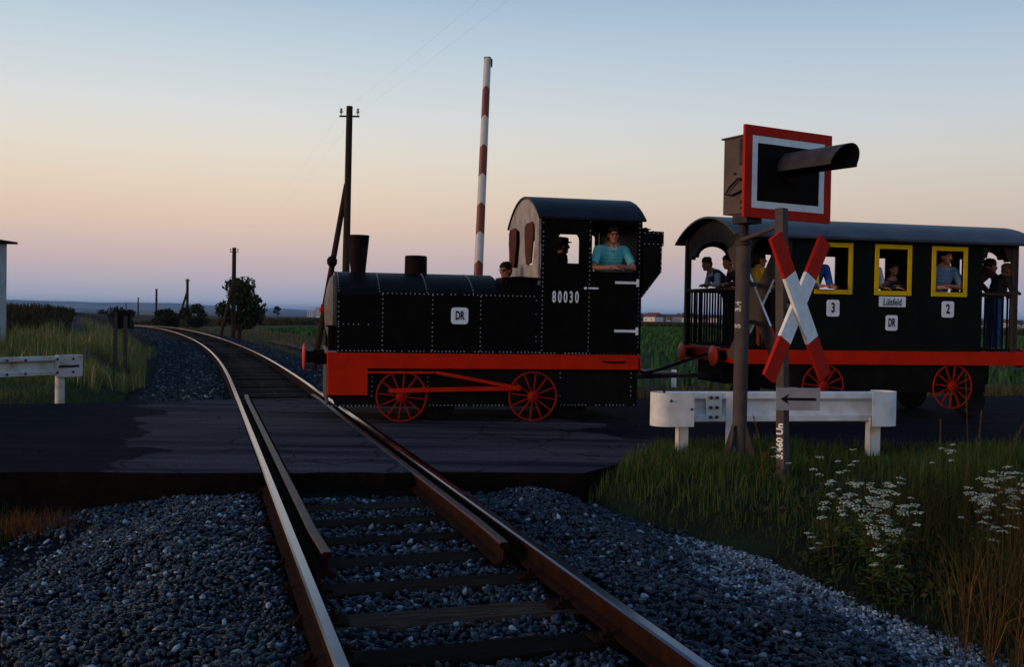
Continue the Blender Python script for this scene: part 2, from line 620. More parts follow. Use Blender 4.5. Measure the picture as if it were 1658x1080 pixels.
# ------------------------------------------------------------------ road
def asphalt_material():
    m = bpy.data.materials.new('patched_asphalt')
    m.use_nodes = True
    n, l = m.node_tree.nodes, m.node_tree.links
    b = n['Principled BSDF']
    b.inputs['Roughness'].default_value = 0.9
    b.inputs['Specular IOR Level'].default_value = 0.01
    g = n.new('ShaderNodeNewGeometry')
    mp = n.new('ShaderNodeMapping')
    mp.inputs['Rotation'].default_value = (0, 0, R(-9))
    mp.inputs['Scale'].default_value = (0.25, 2.6, 1)
    l.new(g.outputs['Position'], mp.inputs['Vector'])
    n1 = n.new('ShaderNodeTexNoise')
    n1.inputs['Scale'].default_value = 1.0
    n1.inputs['Detail'].default_value = 6
    l.new(mp.outputs[0], n1.inputs['Vector'])

    def ramp_(a, c, p0=0.36, p1=0.68):
        r = n.new('ShaderNodeValToRGB')
        r.color_ramp.elements[0].position = p0
        r.color_ramp.elements[1].position = p1
        r.color_ramp.elements[0].color = a + (1,)
        r.color_ramp.elements[1].color = c + (1,)
        l.new(n1.outputs['Fac'], r.inputs[0])
        return r
    old = ramp_((0.0065, 0.0080, 0.0125), (0.0135, 0.0145, 0.020))
    new = ramp_((0.016, 0.018, 0.026), (0.075, 0.068, 0.072))
    # repaved strip around the rails: its ragged joint runs across the road
    sp = n.new('ShaderNodeSeparateXYZ')
    l.new(g.outputs['Position'], sp.inputs[0])
    n2 = n.new('ShaderNodeTexNoise')
    n2.inputs['Scale'].default_value = 0.9
    n2.inputs['Detail'].default_value = 3
    l.new(g.outputs['Position'], n2.inputs['Vector'])

    def math_(op, a, c=None):
        q = n.new('ShaderNodeMath')
        q.operation = op
        for i, v in enumerate((a, c)):
            if v is None:
                continue
            if isinstance(v, (int, float)):
                q.inputs[i].default_value = v
            else:
                l.new(v, q.inputs[i])
        return q.outputs[0]
    e = math_('ADD', sp.outputs['X'], math_('MULTIPLY', sp.outputs['Y'], 0.31))
    e = math_('ADD', e, math_('MULTIPLY', math_('SUBTRACT', n2.outputs['Fac'], 0.5), 2.4))
    lo = n.new('ShaderNodeMapRange')
    lo.inputs[1].default_value = -0.82
    lo.inputs[2].default_value = -0.74
    l.new(e, lo.inputs[0])
    hi = n.new('ShaderNodeMapRange')
    hi.inputs[1].default_value = 5.2
    hi.inputs[2].default_value = 5.35
    hi.inputs[3].default_value = 1
    hi.inputs[4].default_value = 0
    l.new(e, hi.inputs[0])
    mask = math_('MULTIPLY', lo.outputs[0], hi.outputs[0])
    mx = n.new('ShaderNodeMix')
    mx.data_type = 'RGBA'
    l.new(mask, mx.inputs[0])
    l.new(old.outputs[0], mx.inputs[6])
    l.new(new.outputs[0], mx.inputs[7])
    # grit in the surface and fine cracks
    gr = n.new('ShaderNodeTexNoise')
    gr.inputs['Scale'].default_value = 38
    gr.inputs['Detail'].default_value = 6
    gr.inputs['Roughness'].default_value = .75
    l.new(g.outputs['Position'], gr.inputs['Vector'])
    grr = n.new('ShaderNodeMapRange')
    grr.inputs[1].default_value = .3
    grr.inputs[2].default_value = .7
    grr.inputs[3].default_value = .35
    grr.inputs[4].default_value = 1.75
    l.new(gr.outputs['Fac'], grr.inputs[0])
    vo = n.new('ShaderNodeTexVoronoi')
    vo.feature = 'DISTANCE_TO_EDGE'
    vo.inputs['Scale'].default_value = .75
    wv = n.new('ShaderNodeVectorMath')
    wv.operation = 'ADD'
    l.new(g.outputs['Position'], wv.inputs[0])
    l.new(n2.outputs['Color'], wv.inputs[1])
    l.new(wv.outputs[0], vo.inputs['Vector'])
    ck = n.new('ShaderNodeMapRange')
    ck.inputs[1].default_value = .004
    ck.inputs[2].default_value = .016
    ck.inputs[3].default_value = .45
    ck.inputs[4].default_value = 1.0
    l.new(vo.outputs['Distance'], ck.inputs[0])
    sc_ = n.new('ShaderNodeVectorMath')
    sc_.operation = 'SCALE'
    l.new(mx.outputs[2], sc_.inputs[0])
    l.new(math_('MULTIPLY', grr.outputs[0], ck.outputs[0]), sc_.inputs['Scale'])
    l.new(sc_.outputs[0], b.inputs['Base Color'])
    nb = n.new('ShaderNodeTexNoise')
    nb.inputs['Scale'].default_value = 90
    nb.inputs['Detail'].default_value = 3
    l.new(g.outputs['Position'], nb.inputs['Vector'])
    bp = n.new('ShaderNodeBump')
    bp.inputs['Strength'].default_value = 0.5
    bp.inputs['Distance'].default_value = 0.01
    l.new(nb.outputs['Fac'], bp.inputs['Height'])
    l.new(bp.outputs[0], b.inputs['Normal'])
    return m


ASPHALT = asphalt_material()
EDGE = mat('road_edge_earth', (0.004, 0.003, 0.0025), (0.009, 0.0065, 0.005), rough=0.95, scale=7, bump=0.5, coords='World')
RAIL_OFF = 0.7525
CHK = 0.155       # check rail centre, inside of the running rail


def edge_hit(off, edge):
    """where the line parallel to the track at this offset meets a road edge"""
    lo, hi = 2.0, 24.0
    for _ in range(50):
        md = (lo + hi) / 2
        q = C0 + TDIR * (md - 4) + NRM * off
        if q[1] < edge(q[0]):
            lo = md
        else:
            hi = md
    return C0 + TDIR * ((lo + hi) / 2 - 4) + NRM * off


def build_road():
    a, b_ = RAIL_OFF + 0.05, RAIL_OFF - CHK - 0.045
    cuts = [(-99, -a), (-b_, b_), (a, 99)]
    mb = MB()
    for o0, o1 in cuts:
        nl = np.array([-60, near_edge(-60)]) if o0 < -50 else edge_hit(o0, near_edge)
        fl = np.array([-60, far_edge(-60)]) if o0 < -50 else edge_hit(o0, far_edge)
        nr_ = np.array([60, near_edge(60)]) if o1 > 50 else edge_hit(o1, near_edge)
        fr = np.array([60, far_edge(60)]) if o1 > 50 else edge_hit(o1, far_edge)
        k = 90 if o0 < -50 or o1 > 50 else 10
        # both edges sampled with a ragged outline
        ts = np.linspace(0, 1, k) ** (1 if k == 10 else 1)
        nx = nl[0] + (nr_[0] - nl[0]) * ts
        fx = fl[0] + (fr[0] - fl[0]) * ts
        npts = [(x, float(near_edge(x)) + 0.025 * math.sin(x * 7.1) + 0.02 * math.sin(x * 17.3), 0.0) for x in nx]
        fpts = [(x, float(far_edge(x)) + 0.06 * math.sin(x * 3.7) + 0.04 * math.sin(x * 9.9), 0.0) for x in fx]
        n_ = len(npts)
        top = npts + fpts
        bot = [(x, y - (0.05 if i < n_ else -0.05), -0.42) for i, (x, y, z) in enumerate(top)]
        fs, mi = [], []
        for i in range(n_ - 1):
            fs.append((i, i + 1, n_ + i + 1, n_ + i)); mi.append(0)
            fs.append((i, 2 * n_ + i, 2 * n_ + i + 1, i + 1)); mi.append(1)
            fs.append((n_ + i, n_ + i + 1, 3 * n_ + i + 1, 3 * n_ + i)); mi.append(1)
        fs.append((0, n_, 3 * n_, 2 * n_)); mi.append(1)
        fs.append((n_ - 1, 2 * n_ - 1 + 2 * n_, 2 * n_ - 1)) if False else None
        fs.append((n_ - 1, 3 * n_ - 1, 4 * n_ - 1, 2 * n_ - 1)); mi.append(1)
        base = len(mb.v)
        mb.v += top + bot
        mb.f += [tuple(i + base for i in f) for f in fs]
        mb.mi += mi
    o = mb.build('road', [ASPHALT, EDGE])
    tag(o, 'dark patched asphalt road crossing the railway track', 'road', kind='structure')


build_road()

# ------------------------------------------------------------------ ballast bed under the track
BED = mat('ballast_bed', (0.004, 0.006, 0.009), (0.009, 0.013, 0.019), rough=0.95, scale=25, bump=1.0, bscale=30, coords='World')


def bed_z(off, s_=0.0):
    return np.interp(off, [-3.2, -2.7, -2.2, -1.5, -0.9, 0.9, 1.5, 1.9, 2.3, 3.0, 3.3],
                     [-0.62, -0.37, -0.30, -0.26, -0.245, -0.245, -0.235, -0.25, -0.31, -0.37, -0.62])


def build_bed():
    ss = np.concatenate([np.arange(-8, 30, 0.5), np.arange(30, 185, 2.5)])
    offs = np.array([-3.2, -2.7, -2.2, -1.5, -0.9, 0.9, 1.5, 1.9, 2.3, 3.0, 3.3])
    S_, O_ = np.meshgrid(ss, offs, indexing='ij')
    X, Y, Z = track_pt(S_, O_)
    Z = Z + bed_z(O_)
    V = np.stack([X, Y, Z], -1).reshape(-1, 3)
    n_, k = len(ss), len(offs)
    i, j = np.meshgrid(np.arange(n_ - 1), np.arange(k - 1), indexing='ij')
    F = np.stack([i * k + j, i * k + j + 1, (i + 1) * k + j + 1, (i + 1) * k + j], -1).reshape(-1, 4)
    me = np_mesh('ballast_bed', V, F)
    o = link_mesh('ballast_bed', me, BED)
    tag(o, 'dark stone ballast bed below the railway track', 'track bed', kind='structure')


build_bed()

# ------------------------------------------------------------------ crushed stone
def stone_protos(k, flat=(0.38, 0.75)):
    ps = []
    for q in range(k):
        bm = bmesh.new()
        bmesh.ops.create_icosphere(bm, subdivisions=1, radius=1.0)
        sx = (1.05 + 0.45 * random.random(), 0.65 + 0.35 * random.random(), random.uniform(*flat))
        for v in bm.verts:
            f = 0.58 + 0.62 * random.random()
            v.co = Vector((v.co.x * sx[0] * f, v.co.y * sx[1] * f, v.co.z * sx[2] * f))
        V = np.array([v.co for v in bm.verts])
        bm.verts.index_update()
        F = np.array([[v.index for v in f.verts] for f in bm.faces])
        bm.free()
        ps.append((V, F))
    return ps


def rand_rot(n_, tilt=0.6):
    a = RNG.uniform(0, 2 * PI, n_)
    b_ = RNG.normal(0, tilt, n_)
    c = RNG.normal(0, tilt, n_)
    ca, sa, cb, sb, cc, sn = np.cos(a), np.sin(a), np.cos(b_), np.sin(b_), np.cos(c), np.sin(c)
    Rz = np.zeros((n_, 3, 3)); Rx = np.zeros((n_, 3, 3)); Ry = np.zeros((n_, 3, 3))
    Rz[:, 0, 0] = ca; Rz[:, 0, 1] = -sa; Rz[:, 1, 0] = sa; Rz[:, 1, 1] = ca; Rz[:, 2, 2] = 1
    Rx[:, 0, 0] = 1; Rx[:, 1, 1] = cb; Rx[:, 1, 2] = -sb; Rx[:, 2, 1] = sb; Rx[:, 2, 2] = cb
    Ry[:, 1, 1] = 1; Ry[:, 0, 0] = cc; Ry[:, 0, 2] = sn; Ry[:, 2, 0] = -sn; Ry[:, 2, 2] = cc
    return Rz @ Rx @ Ry


def scatter_stones(name, P, size, m, label, cat, protos):
    n_ = len(P)
    Rm = rand_rot(n_)
    pick = RNG.integers(0, len(protos), n_)
    VV, FF, base = [], [], 0
    for q, (V, F) in enumerate(protos):
        idx = np.where(pick == q)[0]
        if not len(idx):
            continue
        W = np.einsum('nij,vj->nvi', Rm[idx], V) * size[idx][:, None, None] + P[idx][:, None, :]
        VV.append(W.reshape(-1, 3))
        FF.append((F[None] + (np.arange(len(idx)) * len(V))[:, None, None]).reshape(-1, 3) + base)
        base += len(idx) * len(V)
    me = np_mesh(name, np.concatenate(VV), np.concatenate(FF))
    o = link_mesh(name, me, m)
    return tag(o, label, cat, kind='stuff')


STONE = mat('basalt_stone', (0.002, 0.007, 0.015), (0.030, 0.066, 0.110), rough=0.30, spec=.22, island=True, bump=0.5, bscale=60, coords='World')
add_stop(STONE, 0.55, (0.011, 0.025, 0.042))
add_stop(STONE, 0.93, (0.028, 0.050, 0.074))
add_stop(STONE, 0.985, (0.32, 0.40, 0.48))
add_stop(STONE, 0.60, (0.018, 0.020, 0.022))
GRIT = mat('pale_grit', (0.09, 0.10, 0.115), (0.72, 0.70, 0.69), rough=0.75, island=True, bump=0.3, bscale=90, coords='World')
add_stop(GRIT, 0.4, (0.16, 0.17, 0.19))
add_stop(GRIT, 0.8, (0.34, 0.335, 0.345))
protos = stone_protos(10)


def on_road(x, y, pad=0.0):
    return (y > near_edge(x) - pad) & (y < far_edge(x) + pad)


def ballast_points(s0, s1, o0, o1, dens):
    n_ = int((s1 - s0) * (o1 - o0) * dens)
    s_ = RNG.uniform(s0, s1, n_)
    o_ = RNG.uniform(o0, o1, n_)
    x, y, z = track_pt(s_, o_)
    return s_, o_, x, y, z


SLP = 0.63
s_, o_, x, y, z = ballast_points(-3.0, 6.0, -2.75, 2.55, 1150)
sz = RNG.uniform(0.013, 0.030, len(s_))
ph = np.mod(s_ + 0.07, SLP)
under = (np.abs(o_) < .84) & (ph < 0.27)
keep = ~on_road(x, y, 0.28) & ~(under & (RNG.random(len(s_)) < 0.995))
keep &= ~((np.abs(np.abs(o_) - RAIL_OFF) < 0.075))
keep &= ~((o_ > 2.1 + 0.18 * np.sin(s_ * 2.3)) & (RNG.random(len(s_)) < 0.8))
edge_l = -2.35 + 0.2 * np.sin(s_ * 1.7)
keep &= ~((o_ < edge_l) & (RNG.random(len(s_)) < 0.8))
zz = z + bed_z(o_) + sz * 0.35
zz += np.interp(np.abs(o_), [.80, .95, 1.5, 1.9], [.03, .07, .06, 0.0])
# heaped shoulder beside the road on the right, uneven heaps on the left
zz += 0.07 * np.exp(-((o_ - 1.55) / 0.42) ** 2 - ((s_ - 4.2) / 0.9) ** 2)
zz += 0.05 * np.exp(-((o_ + 1.7) / 0.5) ** 2 - ((s_ - 3.4) / 1.2) ** 2)
zz += 0.025 * np.sin(s_ * 3.1) * np.sin(o_ * 4.3) * (np.abs(o_) > 1.0)
zz += RNG.uniform(0, 0.03, len(s_))
P = np.stack([x, y, zz], -1)[keep]
scatter_stones('ballast_stones', P, sz[keep], STONE, 'dark blue-grey crushed ballast stones around the near rails', 'gravel', protos)

s_, o_, x, y, z = ballast_points(12.0, 46.0, -2.5, 2.4, 210)
sz = RNG.uniform(0.026, 0.05, len(s_))
ph = np.mod(s_ + 0.07, SLP)
keep = ~on_road(x, y, 0.15) & ~((np.abs(o_) < .84) & (ph < 0.27)) & ~(np.abs(np.abs(o_) - RAIL_OFF) < 0.08)
STONE_FAR = mat('far_basalt_stone', (0.007, 0.012, 0.018), (0.034, 0.046, 0.058), rough=0.8, island=True)  # separate stone tones for the ballast beyond the road
add_stop(STONE_FAR, .93, (.034, .046, .058))
add_stop(STONE_FAR, .97, (.22, .26, .30))
P = np.stack([x, y, z + bed_z(o_) + sz * 0.3 + RNG.uniform(0, .02, len(s_)) + np.interp(np.abs(o_), [.80, .95, 1.5, 1.9], [0, .07, .07, 0.0])], -1)[keep]
scatter_stones('ballast_stones', P, sz[keep], STONE_FAR, 'crushed ballast stones beyond the road crossing', 'gravel', protos)

s_, o_, x, y, z = ballast_points(46.0, 92.0, -2.4, 2.3, 90)
sz = RNG.uniform(0.04, 0.07, len(s_))
keep = ~((np.abs(o_) < .84) & (RNG.random(len(s_)) < .6)) & ~(np.abs(np.abs(o_) - RAIL_OFF) < 0.1)
P = np.stack([x, y, z + bed_z(o_) + sz * 0.2], -1)[keep]
scatter_stones('ballast_stones', P, sz[keep], STONE_FAR, 'far ballast stones where the track curves out of sight', 'gravel', protos)

s_, o_, x, y, z = ballast_points(-3.0, 4.6, 1.75, 3.3, 3000)
sz = RNG.uniform(0.007, 0.018, len(s_))
wv = 0.18 * np.sin(s_ * 2.3)
keep = ~on_road(x, y, 0.3) & (o_ > 2.0 + wv + 0.12 * RNG.normal(size=len(s_))) & (o_ < 2.88 + 0.15 * np.sin(s_ * 3.1 + 1) + 0.1 * RNG.normal(size=len(s_)))
P = np.stack([x, y, z + bed_z(o_) + sz * 0.4 + 0.006], -1)[keep]
scatter_stones('fine_gravel', P, sz[keep], GRIT, 'pale fine gravel strip along the weedy verge', 'gravel', protos)

# ------------------------------------------------------------------ the track
RAIL_PROF = [(-.0625, -.152), (.0625, -.152), (.0625, -.140), (.012, -.122), (.009, -.05), (.034, -.038), (.0345, -.010),
             (.024, 0.0), (-.024, 0.0), (-.0345, -.010), (-.034, -.038), (-.009, -.05), (-.012, -.122), (-.0625, -.140)]
track = empty('railway_track', (float(C0[0]), float(C0[1]), 0))
tag(track, 'single railway track crossing the road and curving away to the left', 'railway track')


def sweep_rail(name, offs_fn, ss, dz=0.0):
    prof = RAIL_PROF
    k = len(prof)
    V, F, mi = [], [], []
    for s1 in ss:
        o1 = offs_fn(s1)
        for u, v in prof:
            x1, y1, z1 = track_pt(s1, o1 + u, v + dz)
            V.append((x1 - C0[0], y1 - C0[1], z1))
    for a in range(len(ss) - 1):
        for i in range(k):
            j = (i + 1) % k
            F.append((a * k + i, a * k + j, (a + 1) * k + j, (a + 1) * k + i))
            mi.append(1 if i in (6, 7, 8) else 0)
    F.append(tuple(range(k - 1, -1, -1))); mi.append(0)
    F.append(tuple(range((len(ss) - 1) * k, len(ss) * k))); mi.append(0)
    mb = MB()
    mb.v, mb.f, mb.mi = V, F, mi
    return mb


ss_far = list(np.arange(-8, 17, 2.5)) + list(np.arange(17, 185, 1.5))
for sd_ in (-1, 1):
    r_ = sweep_rail('rail', lambda s1: sd_ * RAIL_OFF, ss_far).build('rail', [RUST, RAIL_TOP], track, smooth=35)
CHECK_TOP = mat('worn_check_rail', (0.11, 0.06, 0.05), (0.05, 0.028, 0.022), rough=0.5, metal=0.6, scale=6)
for sd_ in (-1, 1):
    s_in = 2.2
    s_out = 14.2

    def offc(s1):
        fl = 0.018 * (max(0, (s_in + 0.7 - s1) / 0.7) + max(0, (s1 - s_out + 0.7) / 0.7))
        return sd_ * (RAIL_OFF - CHK - fl)
    sweep_rail('check_rail', offc, [s_in, s_in + .35, s_in + .7] + list(np.arange(3.5, 13.5, 1.5)) + [s_out - .7, s_out - .35, s_out],
               dz=-0.003).build('check_rail', [RUST, CHECK_TOP], track, smooth=35)

sm = MB().box(-1.3, 1.3, -0.13, 0.13, -0.16, 0).mesh('sleeper')
bm = bmesh.new()
bm.from_mesh(sm)
bmesh.ops.subdivide_edges(bm, edges=[e for e in bm.edges if abs((e.verts[0].co - e.verts[1].co).x) > 1], cuts=7)
bmesh.ops.bevel(bm, geom=[e for e in bm.edges if abs((e.verts[0].co - e.verts[1].co).x) > .1], offset=0.012, segments=1, affect='EDGES')
for v in bm.verts:
    v.co += Vector((0, random.uniform(-.006, .006), random.uniform(-.008, .004)))
bm.to_mesh(sm)
bm.free()
sm.materials.append(TIMBER)
pm = MB().box(-0.17, 0.17, -0.085, 0.085, 0, 0.014).mesh('base_plate')
pm.materials.append(RUST)
cm = MB().box(-.03, .03, -.025, .025, 0, .022).cyl((0, 0, .02), (0, 0, .05), .014, n=6).mesh('rail_clip')
cm.materials.append(RUST)
k_ = 0
for i in range(-12, 130):
    s1 = i * SLP + 0.06
    x1, y1, z1, h1 = along(s1)
    if on_road(x1, y1, -0.12):
        continue
    sl = link_mesh('sleeper', sm, None, track)
    sl.location = (x1 - C0[0], y1 - C0[1], z1 - 0.168 + random.uniform(-.006, .004))
    sl.rotation_euler = (0, random.uniform(-.004, .004), h1 - PI / 2 + random.uniform(-.008, .008))
    sl.scale = (random.uniform(.97, 1.02), random.uniform(.94, 1.06), 1)
    if -2.5 < s1 < 6.5:
        for sd_ in (-1, 1):
            bp_ = link_mesh('base_plate', pm, None, sl)
            bp_.location = (sd_ * RAIL_OFF, 0, 0.002)
            for q in (-1, 1):
                cl = link_mesh('rail_clip', cm, None, sl)
                cl.location = (sd_ * RAIL_OFF + q * 0.092, 0.03 * q, 0.014)

# ================================================================== THE ROAD TRAIN
VA = R(12)
VO = Vector((0.306, 13.95, 0.0))
VM = Matrix.Translation(VO) @ Matrix.Rotation(VA, 4, 'Z')
W_ = 2.1                                   # body width; local x to the right, y away from the camera


def side(u, v, w):       # plate in the side plane
    return (u, w, v)


def endf(u, v, w):       # plate across the vehicle
    return (w, u, v)


def arc(y0, y1, ze, zr, n=14):
    """arched roof line from (y0, ze) over the ridge zr to (y1, ze)"""
    c = (y1 - y0) / 2
    h_ = zr - ze
    rad = (c * c + h_ * h_) / (2 * h_)
    out = []
    for k in range(n + 1):
        y = y0 + (y1 - y0) * k / n
        out.append((y, ze + math.sqrt(max(0, rad * rad - (y - y0 - c) ** 2)) - (rad - h_)))
    return out


def arc_shell(y0, y1, ze, zr, th, x0, x1):
    top = arc(y0, y1, ze, zr)
    bot = [(y, z - th) for y, z in top][::-1]
    return MB().prism(top + bot, x0, x1, endf)


def lettering(text, size, sx, m, parent, loc, weight=0.0, rot=(PI / 2, 0, 0)):
    me = text_mesh(text, size, sx, weight)
    o = link_mesh('lettering', me, m, parent)
    o.location = loc
    o.rotation_euler = rot
    return o


def spoked_wheel(parent, x, y, z, r, n=12):
    rim = MB()
    pr = []
    for k in range(8):
        a = 2 * PI * k / 8
        pr.append((0.012 * math.cos(a), r - 0.012 + 0.012 * math.sin(a)))
    nn = 40
    vs, fs = [], []
    for i in range(nn):
        t = 2 * PI * i / nn
        for d_, q in pr:
            vs.append((q * math.cos(t), d_, q * math.sin(t)))
    for i in range(nn):
        for k in range(8):
            fs.append((i * 8 + k, i * 8 + (k + 1) % 8, ((i + 1) % nn) * 8 + (k + 1) % 8, ((i + 1) % nn) * 8 + k))
    rim.add(vs, fs)
    w = rim.build('wheel', WHEEL_RED, parent, smooth=40)
    w.location = (x, y, z)
    w.rotation_euler = (0, R(7), 0)
    if 'spoke_mesh' not in MATS:
        mb = MB()
        mb.box(-.0095, .0095, -.008, .008, 0.05, 0.332)
        me = mb.mesh('spoke')
        me.materials.append(WHEEL_RED)
        MATS['spoke_mesh'] = me
    for i in range(n):
        sp_ = link_mesh('spoke', MATS['spoke_mesh'], None, w)
        sp_.rotation_euler = (0, 2 * PI * i / n, 0)
        sp_.scale = (1, 1, (r - 0.01) / 0.34)
    MB().lathe([(-.02, .075), (.02, .08), (.03, .06), (.045, .028)], (0, 0, 0), (0, -1, 0), 20).build('hub', WHEEL_RED, w, smooth=40)
    return w


def buffer_(parent, x, y, z, dirx, r=0.165, l=0.29):
    b = MB().lathe([(0, .075), (l * .55, .075), (l * .55, .05), (l, .05)], (x, y, z), (dirx, 0, 0), 18).build('buffer', BLACK_DULL, parent, smooth=40)
    MB().lathe([(l, r), (l + .018, r), (l + .034, r * .72), (l + .04, r * .3)], (x, y, z), (dirx, 0, 0), 28).build('buffer_disc', mat('buffer_red', (.70, .05, .018), (.55, .035, .014), rough=.4, spec=.2), b, smooth=40)


def tyre(parent, x, y, r=0.27, z=None):
    t = MB().lathe([(-.09, r * .6), (-.09, r * .93), (-.06, r), (.06, r), (.09, r * .93), (.09, r * .6)], (x, y, r), (0, 1, 0), 24).build('tyre', RUBBER, parent, smooth=40)
    MB().lathe([(-.07, r * .6), (-.05, r * .3), (.05, r * .3), (.07, r * .6)], (x, y, r), (0, 1, 0), 20).build('tyre_hub', STEEL_DARK, t, smooth=40)


# ------------------------------------------------------------------ locomotive
loco = empty('road_locomotive', VO, VA)
tag(loco, 'black and red mock steam locomotive on the level crossing, number 80030', 'locomotive')

MB().box(-2.73, 1.55, 0.03, W_ - .03, 0.21, 0.738).build('skirt', BLACK_DULL, loco, bevel=.008)
for yy in ((-.022, .05), (W_ - .05, W_ + .022)):
    MB().box(-2.84, 1.545, yy[0], yy[1], .735, .945).build('frame', RED, loco, bevel=.006)
MB().box(-2.84, -2.78, .05, W_ - .05, .735, .945).build('buffer_beam', RED, loco, bevel=.006)
MB().box(-2.835, -2.30, -.026, .12, .37, .7348).build('cylinder_block', RED, loco, bevel=.008)
MB().box(-2.835, -2.30, W_ - .12, W_ + .026, .37, .7348).build('cylinder_block', RED, loco, bevel=.008)
FRONT_GREY = mat('front_plate_sheen', (0.10, 0.092, 0.088), (0.07, 0.062, 0.06), rough=0.5, scale=6, bump=.1)  # grey stands in for sky reflected on black paint
MB().box(-2.85, -2.82, .02, W_ - .02, .235, .733).build('front_plate', FRONT_GREY, loco, bevel=.004)
MB().box(-2.86, -2.72, .0, W_, .946, .966).build('front_deck', mat('deck_sheen', (.20, .20, .21), (.14, .13, .135), rough=.45, scale=9), loco, bevel=.003)  # the deck's grey carries sky glare as base colour
for yy in (.36, W_ - .36):
    buffer_(loco, -2.842, yy, .845, -1)
    buffer_(loco, 1.546, yy, .80, 1, r=.15, l=.1)

# boiler with side tanks: one arched body
prof = [(0.012, .947)] + arc(0.012, W_ - .012, 1.735, 2.075, 18) + [(W_ - .012, .947)]
MB().prism(prof, -2.73, -.46, endf).build('boiler', BLACK, loco, smooth=30, bevel=.01)
for yy, nm in ((0, 'near'), (1, 'far')):
    y0, y1 = (-.003, .02) if yy == 0 else (W_ - .02, W_ + .003)
    MB().box(-2.13, .085, y0, y1, .95, 1.775).build('side_tank', BLACK, loco, bevel=.005)
# open driver's well between boiler and cab
for yy in (.012, W_ - .06):
    MB().box(-.458, .088, yy, yy + .048, 1.0, 1.92).build('well_side', BLACK, loco, bevel=.006)
MB().box(-.458, .088, .062, W_ - .062, .95, 1.05).build('well_floor', BLACK, loco, bevel=.006)
MB().tube([(-.458, .03, 2.0), (-.2, .03, 2.015), (.08, .03, 2.0)], .02).tube([(-.4, .03, 1.9), (-.4, .03, 2.0)], .012).tube([(.03, .03, 1.9), (.03, .03, 2.0)], .012).build('well_rail', BLACK_DULL, loco, smooth=40)
MB().prism(rect(.05, .55, 1.915, 2.02), -.458, .088, endf).build('well_coaming', BLACK, loco, bevel=.02)
MB().box(-.35, -.02, .75, 1.35, 1.05, 1.42).build('driver_seat', BLACK_DULL, loco, bevel=.03)

# smokebox front and fittings
SMOKE = mat('smokebox_door_sheen', (0.16, 0.15, 0.14), (0.11, 0.10, 0.095), rough=0.4, scale=8, bump=.1)  # pale grey paints the sky's sheen onto a black door
dr = MB().lathe([(0, .50), (.03, .50), (.07, .44), (.11, .30), (.135, .14), (.14, .02)], (-2.73, W_ / 2, 1.52), (-1, 0, 0), 36).build('smokebox_door', SMOKE, loco, smooth=50)
MB().lathe([(0, .04), (.05, .04), (.07, .02)], (-2.865, W_ / 2, 1.52), (-1, 0, 0), 14).bar((-2.90, W_ / 2, 1.46), (-2.90, W_ / 2, 1.60), .03, .03, (1, 0, 0)).build('door_handle', RED, dr, smooth=40)
MB().box(-2.80, -2.73, .45, W_ - .45, .967, 1.12).build('saddle', BLACK_DULL, loco, bevel=.01)
for yy in (.2, W_ - .4):
    MB().box(-2.83, -2.732, yy, yy + .2, .967, 1.3).build('front_step', BLACK_DULL, loco, bevel=.01)
MB().box(-2.86, -2.74, .08, .3, 1.29, 1.31).build('lamp_bracket', BLACK_DULL, loco)
CHIM = mat('chimney_soot', (0.009, 0.005, 0.0045), (0.015, 0.008, 0.007), rough=0.6, scale=6, bump=.1)
MB().lathe([(0, .125), (.03, .108), (.50, .152), (.56, .158), (.56, .135), (.40, .12)], (-2.392, W_ / 2, 2.05), (0, 0, 1), 28).build('chimney', CHIM, loco, smooth=40)
MB().lathe([(0, .165), (.27, .162), (.285, .155), (.29, .10)], (-1.552, W_ / 2, 2.05), (0, 0, 1), 28).build('steam_dome', CHIM, loco, smooth=40)
lm = MB().tube([(-2.70, W_ / 2, 2.04), (-2.76, W_ / 2, 2.10), (-2.765, W_ / 2, 2.16)], .012).lathe([(-.085, .015), (-.07, .05), (-.035, .072), (.02, .074), (.06, .05), (.075, .02), (.10, .012)], (-2.765, W_ / 2, 2.225), (0, 0, 1), 18)
lm.build('lantern', BLACK_DULL, loco, smooth=50)

# cab
for far in (0, 1):
    lo_, hi_ = (0.0, .035) if not far else (W_ - .035, W_)
    hs = [arched(.325, .640, 2.235, 2.69, .13), rrect(.825, 1.488, 2.13, 2.815, .05)]
    plate(rect(.09, 1.552, .947, 2.90), hs, side, lo_, hi_).build('cab_side', BLACK, loco)
    o1, o2 = (-.014, -.001) if not far else (W_ + .001, W_ + .014)
    d_ = plate(rect(.815, 1.515, .962, 2.128), [], side, o1, o2).build('cab_door', BLACK, loco, bevel=.004)
    if not far:
        for hz in (1.977, 1.287):
            MB().box(1.172, 1.505, -.024, -.0145, hz - .019, hz + .019).box(1.49, 1.528, -.026, -.0145, hz - .055, hz + .055).build('hinge', WHITE, d_, bevel=.004)
        MB().cyl((.735, -.002, 1.888), (.735, -.03, 1.888), .018).bar((.775, -.02, 1.89), (.925, -.02, 1.888), .012, .024).cyl((.90, -.002, 1.889), (.90, -.03, 1.889), .01).build('door_handle', WHITE, d_, smooth=40)
    MB().box(.80, 1.51, lo_ - .03, hi_ + .03, 2.105, 2.129).build('door_sill', BLACK_DULL, loco, bevel=.005)
cf = [(0.036, .947), (W_ - .036, .947)] + arc(0.036, W_ - .036, 2.88, 3.225, 14)[::-1]


def drop_window(y0, y1, z0, z1, grow=0.0):
    c = (y0 + y1) / 2
    hw = (y1 - y0) / 2
    return [(c - hw * .55 - grow, z0 - grow), (c + hw * .55 + grow, z0 - grow), (c + hw + grow, z0 + (z1 - z0) * .62), (c + hw * .96 + grow, z1 - .05),
            (c + hw * .6, z1 + grow), (c - hw * .6, z1 + grow), (c - hw * .96 - grow, z1 - .05), (c - hw - grow, z0 + (z1 - z0) * .62)]


